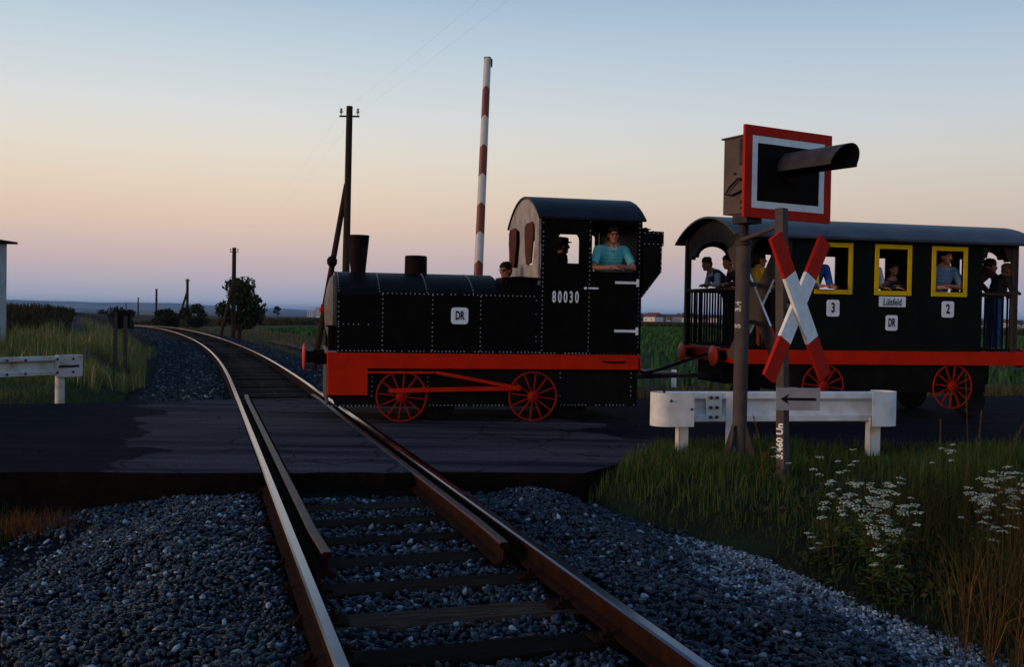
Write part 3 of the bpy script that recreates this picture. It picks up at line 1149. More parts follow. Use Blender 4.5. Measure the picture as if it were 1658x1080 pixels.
fw = [(.27, .83), (1.27, 1.83)]
CABFRONT = mat('cab_front_sky_glare', (0.34, 0.31, 0.30), (0.20, 0.175, 0.17), rough=0.5, scale=4, bump=.25, bscale=22)  # black paint toned grey: the sky's glare is put into the colour
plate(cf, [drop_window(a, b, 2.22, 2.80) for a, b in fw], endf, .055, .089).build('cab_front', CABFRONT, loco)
SHADE_RED = mat('oxide_window_shade', (0.085, 0.020, 0.012), (0.035, 0.011, 0.008), rough=.6, scale=3)
for a, b, sh in ((.27, .83, .02), (1.27, 1.83, .16)):
    plate(drop_window(a + sh, b + sh, 2.24, 2.84), [], endf, .030, .0545).build('window_shade', SHADE_RED, loco, bevel=.006)
plate([(0.036, .947), (W_ - .036, .947)] + arc(0.036, W_ - .036, 2.88, 3.225, 14)[::-1], [], endf, 1.553, 1.585).build('cab_rear', BLACK, loco)
MB().box(.09, 1.55, .036, W_ - .036, .95, 1.0).build('cab_floor', BLACK_DULL, loco)
arc_shell(-.035, W_ + .035, 2.885, 3.265, .035, .035, 1.62).build('cab_roof', mat('cab_roof_paint', (.008, .009, .013), (.014, .016, .021), rough=.4, scale=4, bump=.2, bscale=16, spec=.04), loco, smooth=30, bevel=.006)
bp = [(1.586, 1.77), (1.875, 2.15), (1.875, 2.515), (1.90, 2.525), (1.90, 2.728), (1.74, 2.728), (1.586, 2.728)]
MB().prism(bp, .005, W_ - .005, side).build('coal_bunker', BLACK, loco, bevel=.006)
coal = MB()
cp = stone_protos(5)
for i in range(90):
    V, F = cp[i % 5]
    xx = random.uniform(1.60, 1.86)
    q = random.uniform(.035, .07)
    zz_ = 2.725 + (1.80 - xx) * .42 + random.uniform(-.03, .0)
    yy_ = random.uniform(.08, W_ - .08)
    coal.add([(xx + p_[0] * q, yy_ + p_[1] * q, max(2.70, zz_) + p_[2] * q) for p_ in V], [tuple(f) for f in F])
tag(coal.build('coal_heap', BLACK_DULL, loco), kind='stuff')

# rivets: far more than could be picked apart one by one
rv = MB()


def rivet(x, y, z, nrm=(0, -1, 0), r=.0085):
    rv.lathe([(0, r), (.004, r * .8), (.006, r * .3)], (x, y, z), nrm, 6)


def rivet_line(p0, p1, step=.062, y=-.004, skip=.06):
    n_ = max(1, int(math.dist(p0, p1) / step))
    for i in range(n_ + 1):
        if random.random() < skip:
            continue
        t = i / n_
        rivet(p0[0] + (p1[0] - p0[0]) * t, y, p0[1] + (p1[1] - p0[1]) * t)


rivet_line((-2.11, 1.757), (0.0, 1.757))
for xx in (-2.11, -1.43, -.76):
    rivet_line((xx, .99), (xx, 1.74))
rivet_line((.03, 1.0), (.03, 1.7), skip=.5)
rivet_line((.115, 1.0), (.115, 2.86), y=-.001)
rivet_line((.12, 2.868), (1.53, 2.868), y=-.001)
rivet_line((.795, 1.0), (.795, 2.83), y=-.001)
rivet_line((1.533, 1.0), (1.533, 2.83), y=-.001)
rivet_line((-2.1, .972), (.08, .972), step=.05)
rivet_line((.1, .962), (1.54, .962), step=.05, y=-.001)
rivet_line((-2.7, .972), (-2.16, .972), step=.05, y=.011)
rivet_line((-2.70, 1.03), (-2.70, 1.7), y=.011, skip=.15)
rivet_line((-2.70, 1.33), (-2.3, 1.33), y=.011)
rivet_line((-2.82, .225), (-2.2, .225), step=.05, y=.029)
rivet_line((-1.45, .225), (-.42, .225), step=.05, y=.029, skip=.2)
rivet_line((.42, .225), (1.5, .225), step=.05, y=.029, skip=.15)
for xx in (-2.24, -1.48, .40, 1.45):
    rivet_line((xx, .36), (xx, .68), y=.029, skip=.2)
top = arc(0.012, W_ - .012, 1.735, 2.075, 60)
for xx in (-2.70, -2.15, -1.5, -.85):
    for k in range(2, 60, 2):
        (ya, za), (yb, zb) = top[k - 1], top[k + 1]
        nv = Vector((0, -(zb - za), (yb - ya))).normalized()
        rivet(xx, top[k][0], top[k][1], nv)
for z0 in (2.70, 2.545):
    rivet_line((1.61, z0), (1.88, z0), y=.004)
rivet_line((1.86, 2.17), (1.86, 2.5), y=.004)
rivet_line((1.60, 1.81), (1.86, 2.13), y=.004)
tag(rv.build('rivets', RIVET, loco), kind='stuff')

# running gear
spoked_wheel(loco, -1.842, -.03, .356, .35)
spoked_wheel(loco, -.005, -.03, .356, .35)
rod = MB().bar((-1.99, -.062, .437), (-.20, -.062, .474), .02, .058).cyl((-1.99, -.05, .437), (-1.99, -.075, .437), .035).cyl((-.22, -.05, .474), (-.22, -.075, .474), .04)
rod.build('coupling_rod', RED, loco, smooth=40)
MB().bar((-2.31, -.04, .683), (-1.33, -.04, .683), .02, .03).bar((-1.35, -.085, .683), (-.23, -.085, .478), .02, .045).box(-1.36, -1.32, -.09, -.03, .665, .70).build('piston_rod', RED, loco)
for xx in (-1.842, -.005):
    MB().box(xx - .07, xx + .07, -.02, .03, .28, .43).build('axle_box', BLACK_DULL, loco, bevel=.01)
for xx in (-1.30, .62):
    for yy in (.32, W_ - .32):
        tyre(loco, xx, yy, .25)
MB().tube([(1.02, -.027, .852), (1.06, -.036, .842), (1.30, -.036, .842), (1.34, -.027, .852)], .014).build('frame_grab', BLACK_DULL, loco, smooth=40)

# plates and lettering
pl = plate(rrect(-1.175, -.935, 1.352, 1.582, .045), [], side, -.0085, -.0045).build('plate', WHITE, loco)
lettering('DR', .165, .56, LETTER_DARK, pl, (-1.055, -.010, 1.467), .005)
for i, ch in enumerate('80030'):
    o = lettering(ch, .225, .50, WHITE, loco, (.283 + i * .083, -.004, 1.75), .0055)

# ------------------------------------------------------------------ passenger wagon
wag = empty('passenger_wagon', VO, VA)
tag(wag, 'dark green open-platform passenger wagon with yellow windows, behind the crossing signs', 'wagon')
X0, X1, B0, B1 = 3.06, 7.76, 3.93, 7.12
for yy in ((-.02, .05), (W_ - .05, W_ + .02)):
    MB().box(X0, X1 + .20, yy[0], yy[1], .83, 1.04).build('frame', RED, wag, bevel=.006)
for xx in (X0, X1 + .14):
    MB().box(xx, xx + .06, .05, W_ - .05, .83, 1.04).build('buffer_beam', RED, wag, bevel=.006)
MB().box(X0 + .06, X1 - .06, .05, W_ - .05, .96, 1.035).build('floor', WOOD_BROWN, wag)
MB().box(3.95, 7.25, .04, W_ - .04, .40, .829).build('skirt', BLACK_DULL, wag, bevel=.01)
for xx in ((3.1, 3.948), (7.252, 7.7)):
    MB().box(xx[0], xx[1], .55, W_ - .55, .5, .829).build('chassis', BLACK_DULL, wag, bevel=.01)
wins = [(4.275, 4.895), (5.265, 5.885), (6.23, 6.845)]
for far in (0, 1):
    lo_, hi_ = (0.0, .04) if not far else (W_ - .04, W_)
    plate(rect(B0, B1, 1.041, 2.78), [rect(a + .07, b - .07, 1.955, 2.585) for a, b in wins], side, lo_, hi_).build('body_side', GREEN_BODY, wag)
    for a, b in wins:
        o1, o2 = (-.016, -.001) if not far else (W_ + .001, W_ + .016)
        plate(rect(a, b, 1.885, 2.655), [rect(a + .068, b - .068, 1.953, 2.587)], side, o1, o2).build('window_frame', YELLOW, wag, bevel=.003)
    for xx in (B0 + .03, 5.08, 6.06, B1 - .03):
        o1, o2 = (-.006, -.001) if not far else (W_ + .001, W_ + .006)
        MB().box(xx - .02, xx + .02, o1, o2, 1.045, 2.74).build('panel_strip', GREEN_BODY, wag)
for xx in (B0, B1 - .04):
    outl = [(0.041, 1.041), (W_ - .041, 1.041)] + arc(0.041, W_ - .041, 2.75, 3.03, 14)[::-1]
    hs = [arched(.72, 1.38, 1.06, 2.62, .2), rect(.2, .55, 1.95, 2.5), rect(1.55, 1.9, 1.95, 2.5)]
    plate(outl, hs, endf, xx, xx + .04).build('end_wall', GREEN_BODY, wag)
arc_shell(-.13, W_ + .13, 2.735, 3.075, .035, 2.93, 8.06).build('roof', ROOF, wag, smooth=30, bevel=.006)
MB().box(2.94, 8.05, -.128, -.10, 2.69, 2.734).build('roof_trim', mat('roof_trim_paint', (.03, .035, .04), rough=.5), wag)
POST = mat('platform_post_paint', (0.045, 0.035, 0.028), (0.03, 0.023, 0.02), rough=.6, scale=6)
for xx in (X0 + .045, X1 - .045):
    for yy in (.045, W_ - .045):
        MB().box(xx - .045, xx + .045, yy - .045, yy + .045, 1.041, 2.79).build('post', POST, wag, bevel=.008)


def valance(u0, u1, fn, lo, hi, top):
    """board with a stepped arch cut out of its lower edge"""
    c, hw = (u0 + u1) / 2, (u1 - u0) / 2
    low = [(u0, 2.46), (c - hw * .80, 2.46), (c - hw * .80, 2.50)]
    for k in range(11):
        a = PI - PI * k / 10
        low.append((c + hw * .66 * math.cos(a), 2.50 + .19 * math.sin(a)))
    low += [(c + hw * .80, 2.50), (c + hw * .80, 2.46), (u1, 2.46)]
    return plate(low + top[::-1], [], fn, lo, hi)


for xx in (X0 + .03, X1 - .06):
    valance(.09, W_ - .09, endf, xx, xx + .03, arc(.09, W_ - .09, 2.75, 3.02, 12)).build('end_arch', POST, wag)
for a, b in ((X0 + .09, B0), (B1, X1 - .09)):
    for lo_, hi_ in ((.03, .06), (W_ - .06, W_ - .03)):
        valance(a + .002, b - .002, side, lo_, hi_, [(a + .002, 2.77), (b - .002, 2.77)]).build('side_arch', POST, wag)
bar_me = MB().box(-.011, .011, -.011, .011, 1.09, 1.915).mesh('railing_bar')
bar_me.materials.append(BLACK_DULL)


def bars(pts):
    for x1, y1 in pts:
        o = link_mesh('railing_bar', bar_me, None, wag)
        o.location = (x1, y1, 0)


for xx in (X0 + .045, X1 - .045):
    bars([(xx, y1) for y1 in np.arange(.18, W_ - .12, .105)])
    MB().box(xx - .05, xx + .05, .0905, W_ - .0905, 1.915, 1.965).build('hand_rail', WOOD_BROWN, wag, bevel=.01)
    MB().box(xx - .015, xx + .015, .0905, W_ - .0905, 1.06, 1.09).build('bottom_rail', BLACK_DULL, wag)
for a, b in ((X0 + .0905, B0 - .001), (B1 + .001, X1 - .0905)):
    for yy in (.045, W_ - .045):
        bars([(x1, yy) for x1 in np.arange(a + .09, b - .04, .105)])
        MB().box(a, b, yy - .045, yy + .045, 1.915, 1.963).build('hand_rail', WOOD_BROWN, wag, bevel=.01)
        MB().box(a, b, yy - .015, yy + .015, 1.06, 1.09).build('bottom_rail', BLACK_DULL, wag)
for xx in (4.455, 6.64):
    spoked_wheel(wag, xx, .0, .50, .345)
for xx in (4.05, 7.15):
    for yy in (.3, W_ - .3):
        tyre(wag, xx, yy, .25)
for yy in (.42, W_ - .42):
    buffer_(wag, X0 - .001, yy, .93, -1, r=.155, l=.18)
    buffer_(wag, X1 + .201, yy, .93, 1, r=.155, l=.18)
for u, v, t_ in ((4.585, 1.675, '3'), (6.52, 1.69, '2')):
    p_ = plate(rrect(u - .105, u + .105, v - .125, v + .125, .035), [], side, -.013, -.0075).build('plate', WHITE, wag)
    lettering(t_, .20, .68, LETTER_DARK, p_, (u, -.0145, v), .006)
p_ = plate(rrect(5.565 - .1, 5.565 + .1, 1.35, 1.585, .035), [], side, -.013, -.0075).build('plate', WHITE, wag)
lettering('DR', .175, .50, LETTER_DARK, p_, (5.565, -.0145, 1.467), .005)
p_ = plate(rrect(5.345, 5.795, 1.712, 1.868, .012), [], side, -.013, -.0075).build('plate', WHITE, wag)
lettering('Lülsfeld', .150, .68, LETTER_DARK, p_, (5.57, -.0145, 1.780), .0018)

# coupling between the two
cpl = empty('drawbar_coupling', VM @ Vector((2.3, W_ / 2, 0)), VA)
tag(cpl, 'dark drawbar and hoses joining the locomotive to the wagon', 'coupling')
MB().bar((-.73, 0, .56), (.80, 0, .60), .07, .06).bar((-.70, -.25, .56), (0, 0, .58), .05, .05).build('drawbar', STEEL_DARK, cpl)
MB().tube([(-.70, -.62, .74), (-.5, -.6, .66), (-.2, -.55, .72), (.2, -.55, .86), (.5, -.55, .95)], .022).build('hose', BLACK_DULL, cpl, smooth=50)
MB().box(-.35, .1, -.5, .5, .63, .66).build('step_plate', STEEL, cpl, bevel=.01)

# ================================================================== PEOPLE
SKIN = mat('skin', (0.42, 0.17, 0.10), (0.33, 0.125, 0.075), rough=0.55, scale=12)
EYE = mat('dark_eye', (0.02, 0.014, 0.012), rough=0.3)
LIP = mat('lips', (0.22, 0.06, 0.05), rough=0.5)


def cloth(name, c):
    return mat(name, c, [v * .72 for v in c], rough=0.85, scale=9, bump=.35, bscale=22, spec=.2)


def ell(bm, c, r, rot=None, sub=2):
    M = Matrix.Translation(c) @ (rot.to_4x4() if rot is not None else Matrix.Identity(4)) @ Matrix.Diagonal((r[0], r[1], r[2], 1))
    bmesh.ops.create_icosphere(bm, subdivisions=sub, radius=1.0, matrix=M)


def cap(bm, p0, r0, p1, r1, ends=(True, True), n=14):
    p0, p1 = Vector(p0), Vector(p1)
    d = p1 - p0
    if d.length < 1e-5:
        return
    q = d.to_track_quat('Z', 'Y').to_matrix().to_4x4()
    bmesh.ops.create_cone(bm, cap_ends=True, segments=n, radius1=r0, radius2=r1, depth=d.length, matrix=Matrix.Translation((p0 + p1) / 2) @ q)
    if ends[0]:
        ell(bm, p0, (r0 * .995,) * 3)
    if ends[1]:
        ell(bm, p1, (r1 * .995,) * 3)


def fuse(name, bm, voxel, m, parent=None, smooth_it=3):
    me = bpy.data.meshes.new(name)
    bm.to_mesh(me)
    bm.free()
    t = bpy.data.objects.new('tmp', me)
    COL.objects.link(t)
    md = t.modifiers.new('r', 'REMESH')
    md.mode = 'VOXEL'
    md.voxel_size = voxel
    md.use_smooth_shade = True
    ms = t.modifiers.new('s', 'SMOOTH')
    ms.factor = .5
    ms.iterations = smooth_it
    dg = bpy.context.evaluated_depsgraph_get()
    out = bpy.data.meshes.new_from_object(t.evaluated_get(dg))
    bpy.data.objects.remove(t)
    bpy.data.meshes.remove(me)
    out.name = name
    out.materials.clear()
    return link_mesh(name, out, m, parent)


def hand(bm, w, d, up, k=1.0, left=False, curl=.7):
    """palm and five fingers from the wrist w along d; up is the back of the hand"""
    w, d = Vector(w), Vector(d).normalized()
    s_ = d.cross(Vector(up)).normalized()
    up = s_.cross(d).normalized()
    sg = -1 if left else 1
    rot = Matrix((s_, d, up)).transposed()
    ell(bm, w + d * .045 * k, (.040 * k, .052 * k, .017 * k), rot)
    for i, (o_, ln) in enumerate(((-.029, .062), (-.010, .074), (.010, .07), (.028, .055))):
        b0 = w + d * .082 * k + s_ * (o_ * k * sg)
        d2 = (d * math.cos(curl * .5) - up * math.sin(curl * .5)).normalized()
        d3 = (d * math.cos(curl * 1.3) - up * math.sin(curl * 1.3)).normalized()
        b1 = b0 + d2 * ln * .55 * k
        b2 = b1 + d3 * ln * .5 * k
        cap(bm, b0, .0095 * k, b1, .009 * k, n=8)
        cap(bm, b1, .009 * k, b2, .0075 * k, n=8)
    t0 = w + d * .028 * k - s_ * (.036 * k * sg)
    t1 = t0 + (d * .75 - s_ * .6 * sg - up * .25).normalized() * .038 * k
    t2 = t1 + (d * .95 - s_ * .1 * sg - up * .3).normalized() * .032 * k
    cap(bm, t0, .013 * k, t1, .011 * k, n=8)
    cap(bm, t1, .011 * k, t2, .009 * k, n=8)


def person(label, base, J, shirt=None, trousers=None, shoes=None, hair=(0.02, 0.012, 0.008), k=1.0, yaw=0.0, nod=0.0, sleeve=.55,
           long_hair=False, cap_col=None, glasses=False, moustache=False, vest=None, collar=None, torso_w=1.0, hands=True, turn=0.0):
    """base: feet point in train coordinates; J: joints relative to it (x right, y away, z up)"""
    Jv = {a: Vector(b) for a, b in J.items()}
    pel, che, nek, hed = Jv['pelvis'], Jv['chest'], Jv['neck'], Jv['head']
    bm = bmesh.new()
    spine = (nek - pel).normalized()
    side_ = Vector((math.cos(turn), math.sin(turn), 0))
    fwd = side_.cross(spine).normalized()
    rotT = Matrix((side_, fwd, side_.cross(fwd) * 1.0)).transposed()

    def torso(b, g=0.0, z0=0.0, z1=1.0):
        pts = [(0.0, .165, .115), (.2, .150, .105), (.45, .150, .108), (.7, .172, .118), (.88, .165, .105), (.97, .11, .08)]
        for i in range(13):
            t = i / 12
            if t < z0 or t > z1:
                continue
            rw = np.interp(t, [q[0] for q in pts], [q[1] for q in pts]) * k * torso_w + g
            rd = np.interp(t, [q[0] for q in pts], [q[2] for q in pts]) * k + g
            c = pel.lerp(che, t / .6) if t < .6 else che.lerp(nek, (t - .6) / .4)
            ell(b, c, (rw, rd, .075 * k + g), rotT)
    torso(bm)
    # head
    HR = (Matrix.Rotation(yaw, 3, 'Z') @ Matrix.Rotation(nod, 3, 'X'))

    def hp(x, y, z):
        return hed + HR @ (Vector((x, y, z)) * k)
    ell(bm, hp(0, .012, .028), (.073 * k, .092 * k, .098 * k), HR, 3)
    ell(bm, hp(0, -.022, -.045), (.056 * k, .064 * k, .072 * k), HR, 3)
    ell(bm, hp(0, -.068, -.093), (.026 * k, .02 * k, .02 * k), HR)
    ell(bm, hp(0, -.076, .042), (.055 * k, .015 * k, .012 * k), HR)
    for q in (-1, 1):
        ell(bm, hp(q * .077, .012, -.008), (.011 * k, .024 * k, .033 * k), HR)
        ell(bm, hp(q * .038, -.070, -.022), (.022 * k, .018 * k, .020 * k), HR)
    cap(bm, hp(0, -.084, .022), .010 * k, hp(0, -.104, -.018), .016 * k, n=10)
    cap(bm, hp(0, .02, -.05), .052 * k, nek, .058 * k)
    # arms
    for q in ('l', 'r'):
        sh, eb, wr = Jv['sh_' + q], Jv['el_' + q], Jv['wr_' + q]
        cap(bm, nek - spine * .03 * k, .05 * k, sh, .056 * k)
        cap(bm, sh, .052 * k, eb, .041 * k)
        cap(bm, eb, .041 * k, wr, .027 * k)
        if hands:
            d = (wr - eb).normalized()
            hand(bm, wr, d, Jv.get('up_' + q, Vector((0, 0, 1))), k, left=(q == 'l'))
        hipc = pel + side_ * ((-1 if q == 'l' else 1) * .09 * k)
        kn, an = Jv['kn_' + q], Jv['an_' + q]
        cap(bm, hipc, .088 * k, kn, .057 * k)
        cap(bm, kn, .057 * k, an, .04 * k)
        cap(bm, an - Vector((0, 0, .04 * k)), .038 * k, an + Vector((0, 0, -.055 * k)) + HR @ Vector((0, -.13 * k, 0)), .03 * k)
    root = fuse('person', bm, .009 * max(k, .8), SKIN)
    root.location = VM @ Vector(base)
    root.rotation_euler = (0, 0, VA)
    tag(root, label, 'person')
    # face
    for q in (-1, 1):
        b = bmesh.new()
        ell(b, hp(q * .031, -.083, .012), (.013 * k, .007 * k, .008 * k), HR)
        me = bpy.data.meshes.new('eye')
        b.to_mesh(me); b.free()
        link_mesh('eye', me, EYE, root)
    b = bmesh.new()
    ell(b, hp(0, -.086, -.058), (.024 * k, .008 * k, .007 * k), HR)
    me = bpy.data.meshes.new('mouth')
    b.to_mesh(me); b.free()
    link_mesh('mouth', me, LIP, root)
    hm = mat('hair_%02d%02d' % (int(hair[0] * 100), int(hair[1] * 100)), hair, [v * .6 for v in hair], rough=.55, scale=20, bump=.5, bscale=40)
    b = bmesh.new()
    ell(b, hp(0, .016, .066), (.089 * k, .106 * k, .080 * k), HR, 3)
    ell(b, hp(0, .055, .005), (.088 * k, .070 * k, .095 * k), HR, 3)
    for i in range(26):
        a, e_ = random.uniform(0, 2 * PI), random.uniform(.1, 1.2)
        v_ = Vector((math.cos(a) * math.cos(e_) * .078, math.sin(a) * math.cos(e_) * .092 + .022, math.sin(e_) * .078 + .06))
        if v_.y < -.05 and v_.z < .09:
            continue
        ell(b, hp(*v_), (.027 * k, .027 * k, .022 * k), HR, 1)
    if long_hair:
        for q in (-1, 1):
            cap(b, hp(q * .07, .03, .03), .035 * k, hp(q * .085, .03, -.16), .028 * k)
        cap(b, hp(0, .08, .0), .07 * k, hp(0, .09, -.18), .055 * k)
    fuse('hair', b, .011 * k, hm, root, 2)
    if moustache:
        b = bmesh.new()
        ell(b, hp(0, -.091, -.041), (.033 * k, .012 * k, .009 * k), HR)
        fuse('moustache', b, .006, hm, root, 1)
    if cap_col:
        b = bmesh.new()
        cmn = cloth('cap_%02d' % int(cap_col[0] * 100), cap_col)
        cap(b, hp(0, .012, .055), .098 * k, hp(0, .012, .115), .102 * k, ends=(False, False), n=24)
        ell(b, hp(0, .012, .115), (.108 * k, .112 * k, .03 * k), HR)
        ell(b, hp(0, -.085, .062), (.08 * k, .07 * k, .010 * k), HR)
        fuse('cap', b, .009, cmn, root, 2)
    if glasses:
        g = MB()
        for q in (-1, 1):
            c = hp(q * .034, -.100, .012)
            g.tube([c + HR @ Vector((.024 * math.cos(t) * k, 0, .02 * math.sin(t) * k)) for t in np.linspace(0, 2 * PI, 13)], .0035, 5)
            g.tube([hp(q * .058, -.098, .016), hp(q * .078, .0, .012)], .003, 5)
        g.tube([hp(-.01, -.102, .014), hp(.01, -.102, .014)], .003, 5)
        g.build('glasses', LETTER_DARK, root)
    # clothes
    if shirt is not None:
        b = bmesh.new()
        torso(b, .013 * k, 0.0, .93)
        for q in ('l', 'r'):
            sh, eb, wr = Jv['sh_' + q], Jv['el_' + q], Jv['wr_' + q]
            cap(b, nek - spine * .045 * k, .058 * k, sh, .068 * k)
            if sleeve <= 1:
                cap(b, sh, .067 * k, sh.lerp(eb, sleeve), .064 * k, ends=(True, False))
            else:
                cap(b, sh, .066 * k, eb, .055 * k)
                cap(b, eb, .055 * k, eb.lerp(wr, sleeve - 1), .043 * k, ends=(True, False))
        fuse('shirt', b, .011, cloth(*shirt), root, 3)
    if vest is not None:
        b = bmesh.new()
        torso(b, .026 * k, .12, .88)
        for q in ('l', 'r'):
            cap(b, nek - spine * .06 * k, .06 * k, Jv['sh_' + q], .075 * k)
        fuse('vest', b, .012, cloth(*vest), root, 3)
    if collar is not None:
        g = MB()
        cc = nek + Vector((0, 0, .0)) - fwd * 0
        for q in (-1, 1):
            a0 = nek + side_ * (q * .062 * k) + Vector((0, .02, .035)) * k
            a1 = nek + side_ * (q * .035 * k) + Vector((0, -.075, -.005)) * k
            a2 = nek + side_ * (q * .012 * k) + Vector((0, -.112, -.075)) * k
            g.bar(a0, a1, .012, .035, (0, 0, 1))
            g.bar(a1, a2, .03, .010, (0, -1, .3))
        g.build('collar', cloth(*collar), root, bevel=.004)
    if trousers is not None:
        b = bmesh.new()
        torso(b, .016 * k, 0.0, .16)
        for q in ('l', 'r'):
            hipc = pel + side_ * ((-1 if q == 'l' else 1) * .09 * k)
            kn, an = Jv['kn_' + q], Jv['an_' + q]
            cap(b, hipc, .102 * k, kn, .074 * k)
            cap(b, kn, .074 * k, an, .062 * k, ends=(True, False))
        fuse('trousers', b, .013, cloth(*trousers), root, 3)
    b = bmesh.new()
    for q in ('l', 'r'):
        an = Jv['an_' + q]
        cap(b, an - Vector((0, 0, .045 * k)), .047 * k, an + Vector((0, 0, -.058 * k)) + HR @ Vector((0, -.14 * k, 0)), .038 * k)
    fuse('shoes', b, .012, cloth('shoe_leather', (.03, .022, .018)) if shoes is None else cloth(*shoes), root, 2)
    return root


def stand_legs(J, k=1.0, lean=.0, turn=0.0):
    sx, sy = math.cos(turn), math.sin(turn)
    p_ = Vector(J['pelvis'])
    for q, sg in (('l', -1), ('r', 1)):
        a = Vector((p_.x + sg * .11 * k * sx, p_.y + sg * .11 * k * sy + lean, .09 * k))
        hp_ = Vector((p_.x + sg * .09 * k * sx, p_.y + sg * .09 * k * sy, p_.z))
        J['kn_' + q] = hp_.lerp(a, .5) + Vector((0, -.02, 0))
        J['an_' + q] = a
    return J


def leaner(sill, ex=.30, hx=(.05, -.03), hz=.045, sh=.20, out=-.10, dz=0.0, elz=.05):
    """standing behind an opening at y=0 (wall) with the forearms on the sill; z relative to the floor"""
    return stand_legs({'pelvis': (0, .36, sill - .22 + dz * .4), 'chest': (0, .20, sill + .14 + dz), 'neck': (0, .115, sill + .375 + dz), 'head': (0, .07, sill + .52 + dz),
                       'sh_l': (-sh, .15, sill + .32 + dz), 'sh_r': (sh, .15, sill + .32 + dz),
                       'el_l': (-ex, .02, sill + elz), 'el_r': (ex, .02, sill + elz),
                       'wr_l': (hx[0], out, sill + hz), 'wr_r': (hx[1], out + .05, sill + hz + .03)}, lean=.05)


# engine driver at the cab door
J = leaner(1.135, ex=.31, hx=(-.03, .03))
person('man in teal polo shirt leaning on the cab door sill, arms crossed', (1.165, .02, 1.0), J, ('teal_cotton', (.13, .52, .54)), ('dark_cloth', (.02, .02, .025)),
       hair=(.018, .010, .006), yaw=R(-4), glasses=True, collar=('pale_collar', (.45, .42, .48)), sleeve=.78, torso_w=1.1)
# stoker silhouetted with a peaked cap
J = stand_legs({'pelvis': (0, 0, .92), 'chest': (0, 0, 1.22), 'neck': (.03, 0, 1.46), 'head': (.055, 0, 1.58), 'sh_l': (-.02, .19, 1.40), 'sh_r': (-.02, -.19, 1.40),
                'el_l': (.02, .24, 1.12), 'el_r': (.02, -.24, 1.12), 'wr_l': (.2, .18, 1.06), 'wr_r': (.2, -.2, 1.06)}, turn=PI / 2)
person('dark figure in a peaked cap seen through the small arched cab window', (.74, 1.50, 1.0), J, ('dark_jacket', (.02, .02, .026)), ('dark_cloth', (.02, .02, .025)),
       cap_col=(.02, .03, .05), yaw=R(90), turn=PI / 2, sleeve=1.9)
# driver in the well behind the boiler
J = {'pelvis': (0, 0, .46), 'chest': (0, 0, .70), 'neck': (0, 0, .955), 'head': (-.01, 0, 1.085), 'sh_l': (0, -.19, .90), 'sh_r': (0, .19, .90), 'el_l': (-.1, -.24, .66), 'el_r': (-.1, .24, .66),
     'wr_l': (-.2, -.16, .80), 'wr_r': (-.2, .16, .80), 'kn_l': (-.12, -.1, .44), 'kn_r': (-.12, .1, .44), 'an_l': (-.13, -.1, .1), 'an_r': (-.13, .1, .1)}
person('man with dark glasses, only his head showing above the boiler before the cab', (-.20, 1.05, 1.06), J, ('dark_jacket', (.02, .02, .026)), ('dark_cloth', (.02, .02, .025)), hair=(.02, .014, .010), yaw=R(-38), turn=-PI / 2, glasses=True, sleeve=1.9)

FZ = 1.036


def rail_leaner(rail, k=1.0, turn=-PI / 2, side_y=(.2, -.2)):
    """leaning over an end railing on the left (negative x)"""
    z = rail - FZ
    return stand_legs({'pelvis': (.26, 0, z - .12), 'chest': (.10, 0, z + .12), 'neck': (-.06, 0, z + .27), 'head': (-.15, -.01, z + .375),
                       'sh_l': (-.02, .16 * k, z + .24), 'sh_r': (-.02, -.16 * k, z + .24), 'el_l': (-.04, .22, z + .055), 'el_r': (-.04, -.22, z + .055),
                       'wr_l': (-.16, .05, z + .05), 'wr_r': (-.17, -.05, z + .055)}, k, turn=turn)


J = rail_leaner(1.965, .85)
person('boy in white shirt and blue waistcoat leaning over the front platform rail', (3.22, 1.22, FZ), J, ('white_cotton', (.50, .50, .50)), ('dark_blue_cloth', (.02, .025, .05)),
       vest=('blue_waistcoat', (.02, .06, .16)), hair=(.045, .03, .02), k=.85, yaw=R(-62), turn=-PI / 2, sleeve=1.5, nod=R(8))
J = rail_leaner(1.965, .85)
person('dark-haired child on the front platform, half hidden by the signal mast', (3.30, .62, FZ), J, ('brown_cotton', (.07, .028, .02)), ('dark_cloth', (.02, .02, .025)),
       hair=(.015, .010, .008), k=.85, yaw=R(-50), turn=-PI / 2, sleeve=1.8)
J = stand_legs({'pelvis': (0, 0, .80), 'chest': (0, 0, 1.04), 'neck': (.02, 0, 1.24), 'head': (.04, 0, 1.35), 'sh_l': (0, .16, 1.19), 'sh_r': (0, -.16, 1.19),
                'el_l': (.04, .2, .97), 'el_r': (.05, -.2, .97), 'wr_l': (.2, .15, .95), 'wr_r': (.21, -.15, .93)}, .85, turn=PI / 2)
person('child in yellow jacket on the front platform, seen between the crossed boards', (3.60, .48, FZ), J, ('yellow_jacket', (.36, .24, .02)), ('orange_trousers', (.30, .07, .015)),
       hair=(.03, .02, .015), k=.85, yaw=R(75), turn=PI / 2, sleeve=1.9)
J = leaner(.92, ex=.26, hx=(.0, .20), out=-.14)
J['el_r'] = (.16, -.05, .98)
J['wr_r'] = (.12, -.20, .965)
person('passenger with blue sleeve resting on the first yellow window', (4.36, .03, FZ), J, ('royal_blue_cloth', (.02, .07, .22)), ('dark_cloth', (.02, .02, .025)), hair=(.03, .02, .015), yaw=R(-40), sleeve=1.75, k=.95)
J = leaner(.92, ex=.20, hx=(.16, .20), out=-.06)
J['el_l'] = (.03, .12, .98)
person('passenger in white sleeves at the left of the middle yellow window', (5.30, .13, FZ), J, ('white_cotton', (.50, .50, .50)), ('dark_cloth', (.02, .02, .025)), hair=(.03, .02, .015), yaw=R(-20), sleeve=1.35, k=.9)
J = leaner(.92, ex=.16, hx=(-.02, .04), dz=-.19, sh=.14, out=-.05)
